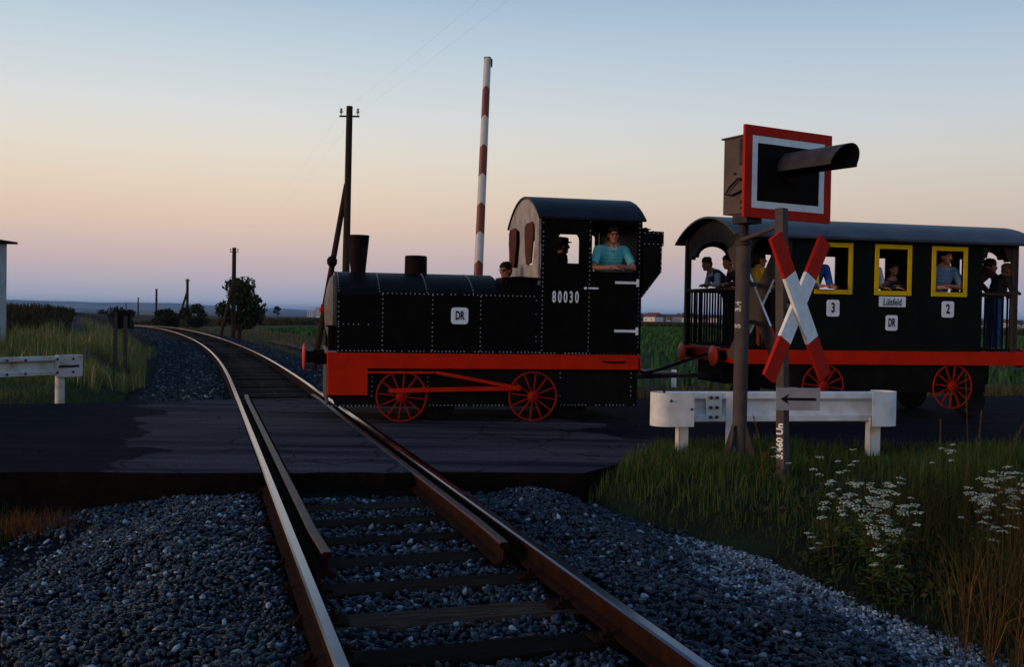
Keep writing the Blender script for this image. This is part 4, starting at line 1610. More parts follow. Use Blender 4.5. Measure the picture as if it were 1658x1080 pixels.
person('dark-haired child looking out at the right of the middle yellow window', (5.70, .10, FZ), J, ('dark_jacket', (.02, .02, .026)), ('dark_cloth', (.02, .02, .025)), hair=(.018, .010, .008), yaw=R(-12), sleeve=1.9, k=.8, long_hair=True)
J = leaner(.94, ex=.27, hx=(-.16, -.02), out=-.09)
person('man with moustache and dark cap in grey-blue shirt at the rear yellow window', (6.56, .05, FZ), J, ('grey_blue_cotton', (.17, .25, .37)), ('dark_cloth', (.02, .02, .025)), hair=(.015, .010, .008), yaw=R(14), moustache=True,
       cap_col=(.012, .013, .015), sleeve=.85, torso_w=1.05)
J = stand_legs({'pelvis': (-.05, 0, .90), 'chest': (.06, 0, 1.16), 'neck': (.26, 0, 1.30), 'head': (.37, .03, 1.36), 'sh_l': (.16, .19, 1.27), 'sh_r': (.16, -.19, 1.27),
                'el_l': (.33, .24, 1.10), 'el_r': (.34, -.24, 1.12), 'wr_l': (.46, .2, .97), 'wr_r': (.47, -.2, .97)}, 1.0, turn=PI / 2)
person('person in rust-brown jacket bending towards the rear platform rail', (7.36, .58, FZ), J, ('rust_jacket', (.085, .024, .012)), ('dark_cloth', (.02, .02, .025)), hair=(.05, .03, .02), yaw=R(85), turn=PI / 2, sleeve=1.95)
J = stand_legs({'pelvis': (-.02, 0, .80), 'chest': (.04, 0, 1.02), 'neck': (.14, 0, 1.19), 'head': (.21, -.02, 1.285), 'sh_l': (.10, .15, 1.15), 'sh_r': (.10, -.15, 1.15),
                'el_l': (.14, .19, .96), 'el_r': (.16, -.18, .98), 'wr_l': (.29, .1, .95), 'wr_r': (.31, -.1, .955)}, .85, turn=PI / 2)
person('fair-haired child in dark top and blue jeans on the rear platform', (7.52, .22, FZ), J, ('black_jersey', (.012, .012, .014)), ('blue_denim', (.03, .09, .24)), shoes=('pale_shoe', (.25, .25, .28)),
       hair=(.16, .10, .05), k=.85, yaw=R(70), turn=PI / 2, sleeve=1.9)

# ================================================================== CROSSING FURNITURE
def gz_(x, y):
    return float(terr(np.array([x]), np.array([y]))[0])


# ------------------------------------------------------------------ warning light mast
SB = R(29)
bx, by = 2.352, 10.2
sig = empty('crossing_signal', (bx, by, 0), 0)
tag(sig, 'grey mast with hooded warning light on a red and white bordered board', 'signal')
g0 = -0.10
MB().cyl((0, 0, g0 + .02), (0, 0, 2.26), .073, n=24).build('mast', STEEL, sig, smooth=40)
MB().cyl((0, 0, 2.24), (0, 0, 2.30), .082, n=24).cyl((0, 0, 2.30), (0, 0, 3.1), .05, n=20).build('mast_head', STEEL_DARK, sig, smooth=40)
base = MB().box(-.19, .19, -.19, .19, g0, g0 + .025)
for k in range(4):
    a = PI / 4 + k * PI / 2
    ca, sa = math.cos(a), math.sin(a)
    tri = [(.07, g0 + .025), (.24, g0 + .025), (.24, g0 + .06), (.085, g0 + .50), (.07, g0 + .50)]
    base.prism(tri, -.007, .007, lambda u, v, w, ca=ca, sa=sa: (u * ca - w * sa, u * sa + w * ca, v))
base.build('mast_foot', STEEL_DARK, sig)
MB().box(-.20, -.09, -.12, .0, g0 - .2, g0 + .0).build('concrete_footing', STEEL, sig)
MB().bar((-.085, -.06, .40), (-.10, -.08, .02), .03, .02).cyl((-.10, -.085, .16), (-.10, -.10, .16), .045, n=14).build('cable_cover', STEEL, sig)
# board and lamp, turned towards the road on the right
cs, sn_ = math.cos(SB), math.sin(SB)
bc = Vector((2.745 - bx, 10.02 - by, 2.943))


def bd(u, v, w):         # u right along the board, v up, w along the board's normal
    return (bc.x + u * cs + w * sn_, bc.y + u * sn_ - w * cs, bc.z + v)


HW, HH = .575, .44
plate(rect(-HW, HW, -HH, HH), [], bd, -.012, 0).build('signal_board', BLACK_DULL, sig)
plate(rect(-HW - .012, HW + .012, -HH - .012, HH + .012), [rect(-HW + .085, HW - .085, -HH + .085, HH - .085)], bd, -.02, .014).build('red_border', RED_BRIGHT, sig, bevel=.003)
plate(rect(-HW + .086, HW - .086, -HH + .086, HH - .086), [rect(-HW + .155, HW - .155, -HH + .155, HH - .155)], bd, .001, .010).build('white_border', WHITE, sig)
lp = [(.02 + .135 * math.cos(t), .05 + .135 * math.sin(t)) for t in np.linspace(0, 2 * PI, 29)[:-1]]
plate(lp, [], bd, .001, .03).build('lamp_lens', mat('dark_red_lens', (.012, .004, .004), rough=.5), sig)
hood = MB()
rr_ = .175
ths = np.linspace(R(-8), R(188), 20)
o_ = [(.02 + rr_ * math.cos(t), .05 + rr_ * math.sin(t)) for t in ths]
i_ = [(.02 + (rr_ - .008) * math.cos(t), .05 + (rr_ - .008) * math.sin(t)) for t in ths][::-1]
loop = o_ + i_
n_ = len(loop)
vs = [bd(u, v, .002) for u, v in loop]
for u, v in loop:
    c_ = max(0.0, (v - .05) / rr_)
    vs.append(bd(u, v - .01, .70 + .10 * c_))
fs = [(i, (i + 1) % n_, n_ + (i + 1) % n_, n_ + i) for i in range(n_)]
m_ = len(o_)
for i in range(m_ - 1):
    fs.append((n_ + i, n_ + i + 1, n_ + (n_ - 2 - i), n_ + (n_ - 1 - i)))
hood.add(vs, fs).build('lamp_hood', mat('dull_hood_metal', (.032, .032, .036), (.05, .05, .055), rough=.42, scale=9), sig, smooth=40)
# relay box behind the board
bxm = MB().prism(rect(-HW + .08, HW - .22, -.40, .36), -.40, -.03, bd)
rb = bxm.build('relay_box', mat('relay_box_paint', (.115, .092, .083), (.08, .064, .06), rough=.6, scale=5, bump=.2), sig, bevel=.008)
MB().prism(rect(-HW + .072, -HW + .0795, .08, .34), -.16, -.04, bd).build('box_hatch', STEEL_DARK, rb)
MB().prism(rect(-HW + .06, HW - .2, .36, .375), -.42, -.025, bd).build('box_lid', STEEL, rb)
MB().tube([bd(-HW + .07, -.10, -.05), bd(-HW + .05, -.06, -.15), bd(-HW + .05, -.13, -.27), bd(-HW + .05, -.20, -.33), bd(-HW + .06, -.215, -.25), bd(-HW + .06, -.18, -.10)], .010).build('cable', BLACK_DULL, rb, smooth=50)
for v_, w_ in ((-.29, -.12), (-.35, -.12), (.0, -.22), (-.06, -.14)):
    p0, p1 = Vector(bd(-HW + .08, v_, w_)), Vector(bd(-HW + .06, v_, w_))
    MB().cyl(p0, p1, .013, n=8).build('bolt', STEEL_DARK, rb)
MB().prism(rect(-.50, -.30, -.50, -.40), -.25, -.04, bd).build('box_bracket', STEEL_DARK, sig, bevel=.005)
# painted marks on the side of the mast
for tx, zz_, sz_ in (('3.4', 1.62, .11), ('S', 1.42, .11)):
    me = text_mesh(tx, sz_, .8, .005, .001)
    a0 = R(222)
    for v in me.vertices:
        a = a0 - (v.co.y) / .08
        r_ = .0735 + abs(v.co.z)
        v.co = Vector((r_ * math.cos(a), r_ * math.sin(a), zz_ + v.co.x))
    link_mesh('lettering', me, WHITE, sig)


# ------------------------------------------------------------------ St Andrew's crosses
def cross_board(parent, c, yaw, half_len, width, th, ang=R(30), tilt=0.0, back=None):
    """two crossed boards, red ends; normal = (sin yaw, -cos yaw)"""
    cu, su = math.cos(yaw), math.sin(yaw)
    cz, sz2 = math.cos(tilt), math.sin(tilt)

    def f(u, v, w):
        u, v = u * cz - v * sz2, u * sz2 + v * cz
        return (c[0] + u * cu + w * su, c[1] + u * su - w * cu, c[2] + v)
    for q, off in ((1, 0.0), (-1, -th - .002)):
        ax = Vector((q * -math.sin(ang), math.cos(ang)))     # along the arm
        px = Vector((ax.y, -ax.x))
        arm = None
        for t0, t1, m_, nm in ((-.46, .46, WHITE, 'board'), (.46, 1, RED_BRIGHT, 'red_end'), (-1, -.46, RED_BRIGHT, 'red_end')):
            pts = []
            for t, s1 in ((t0, -1), (t1, -1), (t1, 1), (t0, 1)):
                p_ = ax * (t * half_len) + px * (s1 * width / 2)
                pts.append((p_.x, p_.y))
            mb = MB().prism(pts, off - th, off, f)
            mats = [m_] if back is None else [m_, back]
            if back is not None:
                # unpainted rear face
                mb.mi = [0] * len(mb.f)
                mb.mi[4] = 1
            o1 = mb.build(nm, mats, parent if arm is None else arm)
            if arm is None:
                arm = o1


xs = empty('crossing_sign', (2.53, 9.2, 0), 0)
tag(xs, 'red and white crossed boards on a steel post above an arrow plate', 'sign')
gp = g0 - .15
post = MB()
ang_ = R(40)
for (u0, u1, v0, v1) in ((-.042, .042, -.042, -.034), (-.042, -.034, -.034, .042), (.034, .042, -.034, .042)):
    pts = [(u0, v0), (u1, v0), (u1, v1), (u0, v1)]
    rot_ = [(u * math.cos(ang_) - v * math.sin(ang_), u * math.sin(ang_) + v * math.cos(ang_)) for u, v in pts]
    vs = [(u + .01, v, gp) for u, v in rot_] + [(u - .065, v, 2.52) for u, v in rot_]
    post.add(vs, [(0, 1, 5, 4), (1, 2, 6, 5), (2, 3, 7, 6), (3, 0, 4, 7), (3, 2, 1, 0), (4, 5, 6, 7)])
post.build('post', STEEL, xs)
cross_board(xs, (.115, -.10, 1.605), R(35), .74, .16, .035)
ab = plate(rect(-.205, .205, .665, .872), [], lambda u, v, w: (.095 + u * .995 - w * .05, -.11 + u * .06 + w, v), -.004, .004).build('arrow_plate', mat('grey_plate', (.30, .31, .33), (.24, .245, .25), rough=.5, scale=8), xs)
arrow = [(-.165, 0), (-.085, .048), (-.105, .013), (.165, .013), (.165, -.013), (-.105, -.013), (-.085, -.048)]
plate(arrow, [], lambda u, v, w: (.095 + u * .995 - w * .05, -.11 + u * .06 + w, v + .768), -.0075, -.0045).build('arrow', LETTER_DARK, ab)
me = text_mesh('3.460 Un', .095, .95, .003, .001)
o = link_mesh('lettering', me, WHITE, xs)
# runs up the lit face of the post
f0 = Vector((-.055 * math.cos(ang_) + .055 * math.sin(ang_), -.055 * math.sin(ang_) - .055 * math.cos(ang_), 0))
nrm_ = Vector((-math.cos(ang_), -math.sin(ang_), 0))
sdir = Vector((math.sin(ang_), -math.cos(ang_), 0))
Mx = Matrix.Identity(4)
Mx.col[0] = Vector((-.028, 0, 1)).normalized().to_4d(); Mx.col[0][3] = 0
Mx.col[1] = (-sdir).to_4d(); Mx.col[1][3] = 0
Mx.col[2] = nrm_.to_4d(); Mx.col[2][3] = 0
mid_ = Vector((-.042 * math.cos(ang_) + .0, -.042 * math.sin(ang_), .37)) + nrm_ * .003 + Vector((-.006, 0, 0))
Mx.translation = mid_
o.matrix_local = Mx
MB().bar((-.02, .0, .86), (.10, -.09, .86), .03, .03).build('bracket', STEEL, xs)
MB().bar((-.03, .0, 1.62), (.07, -.06, 1.615), .05, .05).build('bracket', STEEL, xs)
st = MB().cyl((2.33 - 2.53, 10.14 - 9.2, 2.30), (-.055, .03, 2.37), .022, n=12).build('stay_bar', STEEL, xs, smooth=40)

x2 = empty('crossing_sign', (2.60, 10.5, 0), 0)
tag(x2, 'crossed boards seen from their brown unpainted back, beside the signal mast', 'sign')
BACKW = mat('unpainted_board_back', (.060, .048, .044), (.042, .034, .032), rough=.8, scale=6, bump=.2)
cross_board(x2, (-.01, 0, 1.665), R(122), .70, .155, .03, back=BACKW)
for zz_ in (1.86, 1.46):
    MB().bar((-.24, -.26, zz_), (.02, .12, zz_), .04, .045).build('bracket', STEEL_DARK, x2)


# ------------------------------------------------------------------ crash barriers
def w_profile(z0, z1):
    h_ = z1 - z0
    return [(0.0, z0), (.035, z0 + h_ * .05), (.04, z0 + h_ * .22), (-.02, z0 + h_ * .34), (-.028, z0 + h_ * .5), (-.02, z0 + h_ * .66), (.04, z0 + h_ * .78), (.035, z0 + h_ * .95), (0.0, z1)]


def w_beam(p0, p1, z0, z1, side_, th=.004, n=6):
    """corrugated beam between plan points; bulges towards side_ (unit vector)"""
    p0, p1, sv = Vector(p0), Vector(p1), Vector(side_)
    pr = w_profile(z0, z1)
    loop = pr + [(u - .006, z) for u, z in pr][::-1]
    mb = MB()
    return mb.prism(loop, 0, 1, lambda u, v, w: (p0.x + (p1.x - p0.x) * w + sv.x * u, p0.y + (p1.y - p0.y) * w + sv.y * u, v))


def end_cap(c, d, sv, ln, rad, z0, z1, ln2=.10):
    """sheet bent round the beam end: c = centre of the bend, d = outward direction, sv towards the viewer"""
    c, d, sv = Vector(c), Vector(d), Vector(sv)
    pts = [c - d * ln2 - sv * rad]
    for k in range(11):
        a = -PI / 2 + PI * k / 10
        pts.append(c + d * (rad * math.cos(a)) + sv * (rad * math.sin(a)))
    pts.append(c - d * ln + sv * rad)
    inn = []
    for i, p_ in enumerate(pts):
        t = (pts[min(i + 1, len(pts) - 1)] - pts[max(i - 1, 0)]).normalized()
        inn.append(p_ + Vector((-t.y, t.x, 0)) * .006)
    loop = [(p_.x, p_.y) for p_ in pts] + [(p_.x, p_.y) for p_ in inn[::-1]]
    return MB().prism(loop, z0, z1, lambda u, v, w: (u, v, w))


PALE = mat('galvanised_white', (.74, .76, .76), (.50, .48, .44), rough=.5, scale=6, bump=.12, ramp=(.4, .85))
gl, gr_ = Vector((1.60, 10.62, 0)), Vector((4.22, 11.16, 0))
gd = (gr_ - gl).normalized()
gs = Vector((gd.y, -gd.x, 0))           # towards the camera
rail1 = empty('crash_barrier', gl, 0)
tag(rail1, 'white crash barrier with rounded end caps behind the crossing sign', 'crash barrier')
V0 = Vector((0, 0, 0))
w_beam(V0 + gd * .05, gd * 2.62, .365, .705, gs).build('beam', PALE, rail1, smooth=35)
end_cap(V0 + gd * .03 + gs * .05, -gd, gs, .27, .155, .345, .70, .03).build('end_cap', PALE, rail1, smooth=40)
end_cap(gd * 2.57 + gs * .05, gd, gs, .20, .155, .335, .715, .03).build('end_cap', PALE, rail1, smooth=40)
for t, w1 in ((.24, .105), (2.50, .12)):
    mb = MB()
    c_ = gd * t + gs * .02
    for a, b in (((-w1 / 2, -.05), (w1 / 2, -.05)), ((-w1 / 2, .05), (w1 / 2, .05)), ((-w1 / 2, -.05), (-w1 / 2, .05))):
        pa = c_ + gd * a[0] + gs * a[1]
        pb = c_ + gd * b[0] + gs * b[1]
        dd = (pb - pa).normalized()
        nn_ = Vector((-dd.y, dd.x, 0)) * .008
        mb.prism([(pa.x, pa.y), (pb.x, pb.y), (pb.x + nn_.x, pb.y + nn_.y), (pa.x + nn_.x, pa.y + nn_.y)], -.35, .42, lambda u, v, w: (u, v, w))
    mb.build('post', WHITE_DIRTY, rail1)
mp_ = gd * .78 + gs * .055
MB().prism([(mp_.x - .05, mp_.y), (mp_.x + .05, mp_.y), (mp_.x + .05, mp_.y + .012), (mp_.x - .05, mp_.y + .012)], -.3, .70, lambda u, v, w: (u, v, w)).build('post', PALE, rail1)
for t in (.55, .62):
    for z_ in (.43, .535, .64):
        p_ = gd * t + gs * .045
        MB().cyl(p_ + Vector((0, 0, z_)), p_ + gs * .022 + Vector((0, 0, z_)), .018, n=8).build('bolt', STEEL, rail1)
MB().prism(rect(.50, .68, .385, .69), .036, .043, lambda u, v, w: tuple(gd * u + gs * w + Vector((0, 0, v)))).build('splice_plate', PALE, rail1)
for t, z_, o_ in ((.04, .62, .207), (.27, .53, .207)):
    p_ = gd * t + gs * o_
    MB().cyl(p_ + Vector((0, 0, z_)), p_ + gs * .012 + Vector((0, 0, z_)), .013, n=8).build('bolt', STEEL_DARK, rail1)

hl, hr = Vector((-11.6, 9.8, 0)), Vector((-7.16, 16.55, 0))
hd_ = (hr - hl).normalized()
hs_ = Vector((hd_.y, -hd_.x, 0))
rail2 = empty('crash_barrier', hr, 0)
tag(rail2, 'weathered white crash barrier in the grass at the left edge', 'crash barrier')
WB = mat('weathered_barrier', (.52, .50, .46), (.26, .16, .09), rough=.6, scale=3.5, bump=.15, ramp=(.5, .78))
w_beam(-hd_ * 7.5, -hd_ * .42, .375, .70, hs_).build('beam', WB, rail2, smooth=35)
MB().prism(rect(-.46, 0, .345, .712), -.02, .055, lambda u, v, w: tuple(hd_ * u + hs_ * w + Vector((0, 0, v)))).build('end_cap', WB, rail2, bevel=.012)
MB().prism(rect(-.44, -.07, .505, .545), .056, .062, lambda u, v, w: tuple(hd_ * u + hs_ * w + Vector((0, 0, v)))).build('cap_slot', STEEL_DARK, rail2)
for t in (-.34, -2.3, -4.3, -6.3):
    p_ = hd_ * t - hs_ * .06
    MB().cyl((p_.x, p_.y, -.3), (p_.x, p_.y, .40), .075, n=12).build('post', WB, rail2, smooth=40)
for t in (-.18, -.46, -1.0, -1.3):
    for z_ in (.43, .645):
        p_ = hd_ * t + hs_ * .056
        MB().cyl(p_ + Vector((0, 0, z_)), p_ + hs_ * .014 + Vector((0, 0, z_)), .02, n=8).build('bolt', STEEL_DARK, rail2)

# ------------------------------------------------------------------ raised barrier boom
bb = empty('level_crossing_boom', (-.72, 19.0, 0), 0)
tag(bb, 'raised red and white striped barrier boom behind the locomotive', 'barrier')


def stripe_material():
    m = bpy.data.materials.new('red_white_stripes')
    m.use_nodes = True
    n, l = m.node_tree.nodes, m.node_tree.links
    b = n['Principled BSDF']
    b.inputs['Roughness'].default_value = .5
    t = n.new('ShaderNodeTexCoord')
    sp = n.new('ShaderNodeSeparateXYZ')
    l.new(t.outputs['Object'], sp.inputs[0])

    def mth(op, a, c=None):
        q = n.new('ShaderNodeMath')
        q.operation = op
        for i, v in enumerate((a, c)):
            if v is None:
                continue
            if isinstance(v, (int, float)):
                q.inputs[i].default_value = v
            else:
                l.new(v, q.inputs[i])
        return q.outputs[0]
    # the band edges are cut like an arrow head
    ax_ = mth('SUBTRACT', sp.outputs['X'], mth('MULTIPLY', sp.outputs['Z'], .02609))
    e = mth('ADD', sp.outputs['Z'], mth('MULTIPLY', mth('ABSOLUTE', mth('SUBTRACT', ax_, .0)), 0.9))
    fr_ = mth('FRACT', mth('DIVIDE', mth('SUBTRACT', 5.835 + 1.104 * 8, e), 1.104))
    gt = mth('GREATER_THAN', fr_, .5)
    no = n.new('ShaderNodeTexNoise')
    no.inputs['Scale'].default_value = 7
    l.new(t.outputs['Object'], no.inputs['Vector'])
    r1 = n.new('ShaderNodeMix'); r1.data_type = 'RGBA'
    l.new(no.outputs['Fac'], r1.inputs[0])
    r1.inputs[6].default_value = (.17, .026, .017, 1)
    r1.inputs[7].default_value = (.12, .020, .015, 1)
    r2 = n.new('ShaderNodeMix'); r2.data_type = 'RGBA'
    l.new(no.outputs['Fac'], r2.inputs[0])
    r2.inputs[6].default_value = (.62, .63, .63, 1)
    r2.inputs[7].default_value = (.45, .46, .46, 1)
    mx = n.new('ShaderNodeMix'); mx.data_type = 'RGBA'
    l.new(gt, mx.inputs[0])
    l.new(r1.outputs[2], mx.inputs[6])
    l.new(r2.outputs[2], mx.inputs[7])
    l.new(mx.outputs[2], b.inputs['Base Color'])
    return m


STR = stripe_material()
for nd in STR.node_tree.nodes:
    pass
bo = MB()
rows = []
for z_, hw in ((.5, .095), (3.0, .083), (6.38, .068)):
    rows.append([(.0261 * z_ + hw * math.cos(t), .06 * math.sin(t), z_) for t in np.linspace(0, 2 * PI, 17)[:-1]])
vs = [p_ for r_ in rows for p_ in r_]
fs = [(k * 16 + i, k * 16 + (i + 1) % 16, (k + 1) * 16 + (i + 1) % 16, (k + 1) * 16 + i) for k in range(2) for i in range(16)] + [tuple(range(15, -1, -1)), tuple(range(32, 48))]
bo.add(vs, fs).build('boom', STR, bb, smooth=40)
MB().box(.235, .262, -.05, .05, 6.20, 6.34).build('boom_reflector', BLACK_DULL, bb, bevel=.006)  # small black reflector beside the boom tip
MB().box(-.22, .25, -.05, .38, gz_(-.7, 19), 1.05).build('drive_cabinet', STEEL, bb, bevel=.02)
MB().box(-.35, -.1, -.06, .06, .15, .55).cyl((-.1, 0, .9), (.12, 0, .9), .1).build('counterweight', STEEL_DARK, bb, bevel=.01)

# ------------------------------------------------------------------ telegraph poles
def telegraph_pole(x, y, top, label, brace=None, r0=.12, r1=.085, arm=True, lean=0.0):
    g = gz_(x, y)
    t = empty('telegraph_pole', (x, y, g), 0)
    tag(t, label, 'telegraph pole', 'telegraph poles along the railway')
    hh = top - g
    pts = [(0, 0, -.3), (lean * .3, 0, hh * .35), (lean * .7, 0, hh * .7), (lean, 0, hh)]
    MB().tube(pts, [r0, r0 * .93, r1 * 1.06, r1], 12).build('pole', WOOD_POLE, t, smooth=40)
    if brace:
        dx, dy, hb = brace
        MB().tube([(dx, dy, -.3), (lean * .6 + dx * .03, dy * .03, hb - g)], [r0 * .8, r1 * .85], 10).build('brace', WOOD_POLE, t, smooth=40)
    if arm:
        a = MB().bar((lean - .27, 0, hh - .27), (lean + .27, 0, hh - .27), .05, .04).build('cross_arm', STEEL_DARK, t)
        for q in (-1, 1):
            MB().cyl((lean + q * .225, 0, hh - .25), (lean + q * .225, 0, hh - .17), .012, n=8).lathe([(0, .045), (.05, .04), (.06, .028), (.09, .034), (.12, .03), (.125, .012)], (lean + q * .225, 0, hh - .18), (0, 0, 1), 12).build('insulator', mat('porcelain', (.35, .36, .36), (.28, .29, .29), rough=.3), a, smooth=40)
    return t


telegraph_pole(-4.55, 27, 7.05, 'tall braced telegraph pole rising behind the locomotive chimney', (-1.0, .35, 4.95), .11, .085, lean=.06)
telegraph_pole(-17.36, 62, 5.36, 'braced telegraph pole beside the round tree by the curve', (-.75, -.6, 3.2), .14, .12)
telegraph_pole(-36.9, 113, 4.9, 'braced telegraph pole rising out of the dark bushes', (-1.35, 0, 3.4), .16, .14)
telegraph_pole(-59.0, 165, 4.75, 'unbraced telegraph pole where the rails vanish', None, .18, .16, arm=False)
telegraph_pole(-90.2, 240, 4.05, 'small far telegraph pole left of where the rails vanish', None, .17, .15, arm=False)
telegraph_pole(-128.0, 330, 3.1, 'tiny leftmost telegraph pole against the blue hills', None, .18, .16, arm=False)
WIRE = mat('wire', (.22, .22, .23), rough=.5)
for q, lab in ((-1, 'left telegraph wire running over the crossing'), (1, 'right telegraph wire running over the crossing')):
    pts = []
    a, b = Vector((-4.49 + q * .225, 27, 6.87)), Vector((10.6 + q * .3, -9, 8.3))
    for k in range(25):
        t = k / 24
        p_ = a.lerp(b, t)
        p_.z -= 1.2 * t * (1 - t) * 1.4
        pts.append(p_)
    tag(MB().tube(pts, .0008, 4).build('telegraph_wire', WIRE), lab, 'wire', 'telegraph wires')
    pts = []
    a, b = Vector((-4.49 + q * .225, 27, 6.87)), Vector((-17.36 + q * .225, 62, 5.2))
    for k in range(13):
        t = k / 12
        p_ = a.lerp(b, t)
        p_.z -= 1.2 * t * (1 - t)
        pts.append(p_)
    tag(MB().tube(pts, .0008, 4).build('telegraph_wire', WIRE), lab.replace('over the crossing', 'on to the pole by the tree'), 'wire', 'telegraph wires')

# ------------------------------------------------------------------ hut and small things on the left
hg = gz_(-13.6, 25.4)
hut = empty('trackside_hut', (-14.50, 25.8, hg), R(3))
tag(hut, 'pale grey sheet-metal hut with overhanging roof cut by the left edge', 'hut')
HUT = mat('pale_hut_paint', (.36, .39, .42), (.28, .30, .32), rough=.6, scale=3, bump=.1)
MB().box(-1.0, 1.0, -.8, .8, 0, 2.95).build('wall', HUT, hut)
for i in range(12):
    MB().box(-.98 + i * .17, -.94 + i * .17, -.825, -.8005, .1, 2.9).build('rib', HUT, hut)
MB().box(.96, 1.012, -.832, -.76, 0, 2.955).build('corner_post', HUT, hut)
MB().prism([(-1.2, 2.96), (1.2, 2.96), (1.2, 3.02), (0, 3.14), (-1.2, 3.02)], -1.0, 1.0, side).build('roof', mat('hut_roof_felt', (.06, .035, .025), (.04, .026, .02), rough=.9), hut)
MB().box(.9, 1.06, -.9, -.833, 2.75, 2.85).build('hut_lamp', STEEL_DARK, hut)

rb_ = empty('relay_cabinet', (-9.8, 25.0, gz_(-9.8, 25)), R(8))
tag(rb_, 'dark box on two posts in the tall grass beside the track', 'cabinet')
zb = gz_(-9.8, 25)
MB().box(-.21, .21, -.06, .14, .98 - zb, 1.43 - zb).build('cabinet', BLACK_DULL, rb_, bevel=.01)
for u in (-.13, .11):
    MB().box(u - .045, u + .045, -.11, -.062, -.3, 1.40 - zb if u < 0 else 1.30 - zb).build('post', STEEL_DARK, rb_)

dl = empty('marker_post', (3.62, 22.2, gz_(3.62, 22.2)), 0)
tag(dl, 'small white marker post in the grass between locomotive and wagon', 'marker post')
MB().prism([(-.06, -.04), (.06, -.04), (.03, .06), (-.03, .06)], -.1, .40, lambda u, v, w: (u, v, w)).build('marker_body', WHITE, dl)
MB().prism([(-.066, -.045), (.066, -.045), (.034, .066), (-.034, .066)], .26, .33, lambda u, v, w: (u, v, w)).build('black_band', LETTER_DARK, dl)

sb = MB().box(-.38, .38, -.1, .1, 0, .10)
so = sb.build('concrete_block', mat('pale_concrete', (.34, .33, .31), (.22, .21, .2), rough=.85, scale=8, bump=.4), None, bevel=.015)
so.location = (-6.75, 18.35, gz_(-6.75, 18.35) + .08)
so.rotation_euler = (0, 0, R(20))
tag(so, 'pale concrete block lying beside the track beyond the road', 'concrete block')

# ================================================================== VEGETATION
def blades(name, P, h_, lean, w_, m, label, cat, segs=2):
    n_ = len(P)
    a = RNG.uniform(0, 2 * PI, n_)
    fx, fy = np.cos(a), np.sin(a)
    la = RNG.uniform(0, 2 * PI, n_)
    lx, ly = np.cos(la) * lean * h_, np.sin(la) * lean * h_
    zz_ = np.zeros(n_)
    w2 = w_ / 2
    base = np.stack([P[:, 0], P[:, 1], P[:, 2] - .03], -1)
    mid = base + np.stack([lx * .3, ly * .3, h_ * .6], -1)
    tip = base + np.stack([lx, ly, h_ * (1 - .25 * np.abs(lean))], -1)
    sx = np.stack([fx * w2, fy * w2, zz_], -1)
    V = np.stack([base - sx, base + sx, mid + sx * .75, mid - sx * .75, tip], 1).reshape(-1, 3)
    b = (np.arange(n_) * 5)[:, None]
    F = np.concatenate([b + np.array([[0, 1, 2]]), b + np.array([[0, 2, 3]]), b + np.array([[3, 2, 4]])])
    o = link_mesh(name, np_mesh(name, V, F), m)
    return tag(o, label, cat, kind='stuff')


def leaves(name, C, size, m, parent=None):
    """small leaf quads at C"""
    n_ = len(C)
    q = RNG.normal(size=(n_, 3)); q /= np.linalg.norm(q, axis=1)[:, None]
    r_ = RNG.normal(size=(n_, 3)); r_ -= (r_ * q).sum(1)[:, None] * q; r_ /= np.linalg.norm(r_, axis=1)[:, None]
    s1 = size[:, None]
    V = np.stack([C - q * s1, C + r_ * s1 * .5, C + q * s1, C - r_ * s1 * .5], 1).reshape(-1, 3)
    F = (np.arange(n_) * 4)[:, None] + np.array([[0, 1, 2, 3]])
    return link_mesh(name, np_mesh(name, V, F), m, parent)


def leafmat(name, c1, c2, c3=None):
    m = mat(name, c1, c2, rough=.7, island=True, spec=.04)
    if c3:
        add_stop(m, .8, c3)
    return m


def pts_in(n_, x0, x1, y0, y1, ok):
    x = RNG.uniform(x0, x1, n_)
    y = RNG.uniform(y0, y1, n_)
    k = ok(x, y)
    x, y = x[k], y[k]
    return np.stack([x, y, terr(x, y)], -1)


def off_of(x, y):
    return track_coords(x, y)[1]


GREEN = leafmat('grass_green', (.014, .050, .009), (.038, .098, .018), (.075, .085, .024))
GREEN_D = leafmat('dark_grass_green', (.010, .026, .007), (.022, .050, .012), (.03, .038, .014))  # darker grass green for the left foreground
DRY = leafmat('dry_grass', (.085, .055, .020), (.17, .105, .035), (.055, .060, .020))
STRAW = leafmat('orange_straw', (.10, .040, .010), (.19, .085, .022), (.06, .05, .02))

# verge on the right, in front of and around the crash barrier
P = pts_in(66000, .4, 9.0, 4.0, 12.6, lambda x, y: (off_of(x, y) > np.interp(y, [8.0, 8.8], [2.62, 1.95]) + .12 * np.sin(y * 3)) & (y < near_edge(x) - .02 + .1 * np.sin(x * 5)) & (x < .75 * y + .5))
d_ = np.hypot(P[:, 0], P[:, 1])
o_ = off_of(P[:, 0], P[:, 1])
hh = RNG.uniform(.05, .20, len(P)) * np.interp(o_ + np.interp(P[:, 1], [8, 8.8], [0, .7]), [2.6, 3.2, 4.2], [.45, 1.0, 1.2]) * (1 + .5 * np.sin(P[:, 0] * 2.7) * np.sin(P[:, 1] * 1.9))
blades('verge_grass', P, hh, RNG.normal(0, .35, len(P)), RNG.uniform(.004, .009, len(P)), GREEN, 'green verge grass around the signal and crash barrier', 'grass')
P = pts_in(9000, .75, 3.0, 9.3, 11.5, lambda x, y: (y < near_edge(x) + .03) & (off_of(x, y) > 1.95))
blades('verge_tufts', P, RNG.uniform(.08, .26, len(P)), RNG.normal(0, .4, len(P)), RNG.uniform(.004, .010, len(P)), GREEN, 'rough grass tufts along the road edge by the crash barrier', 'grass')
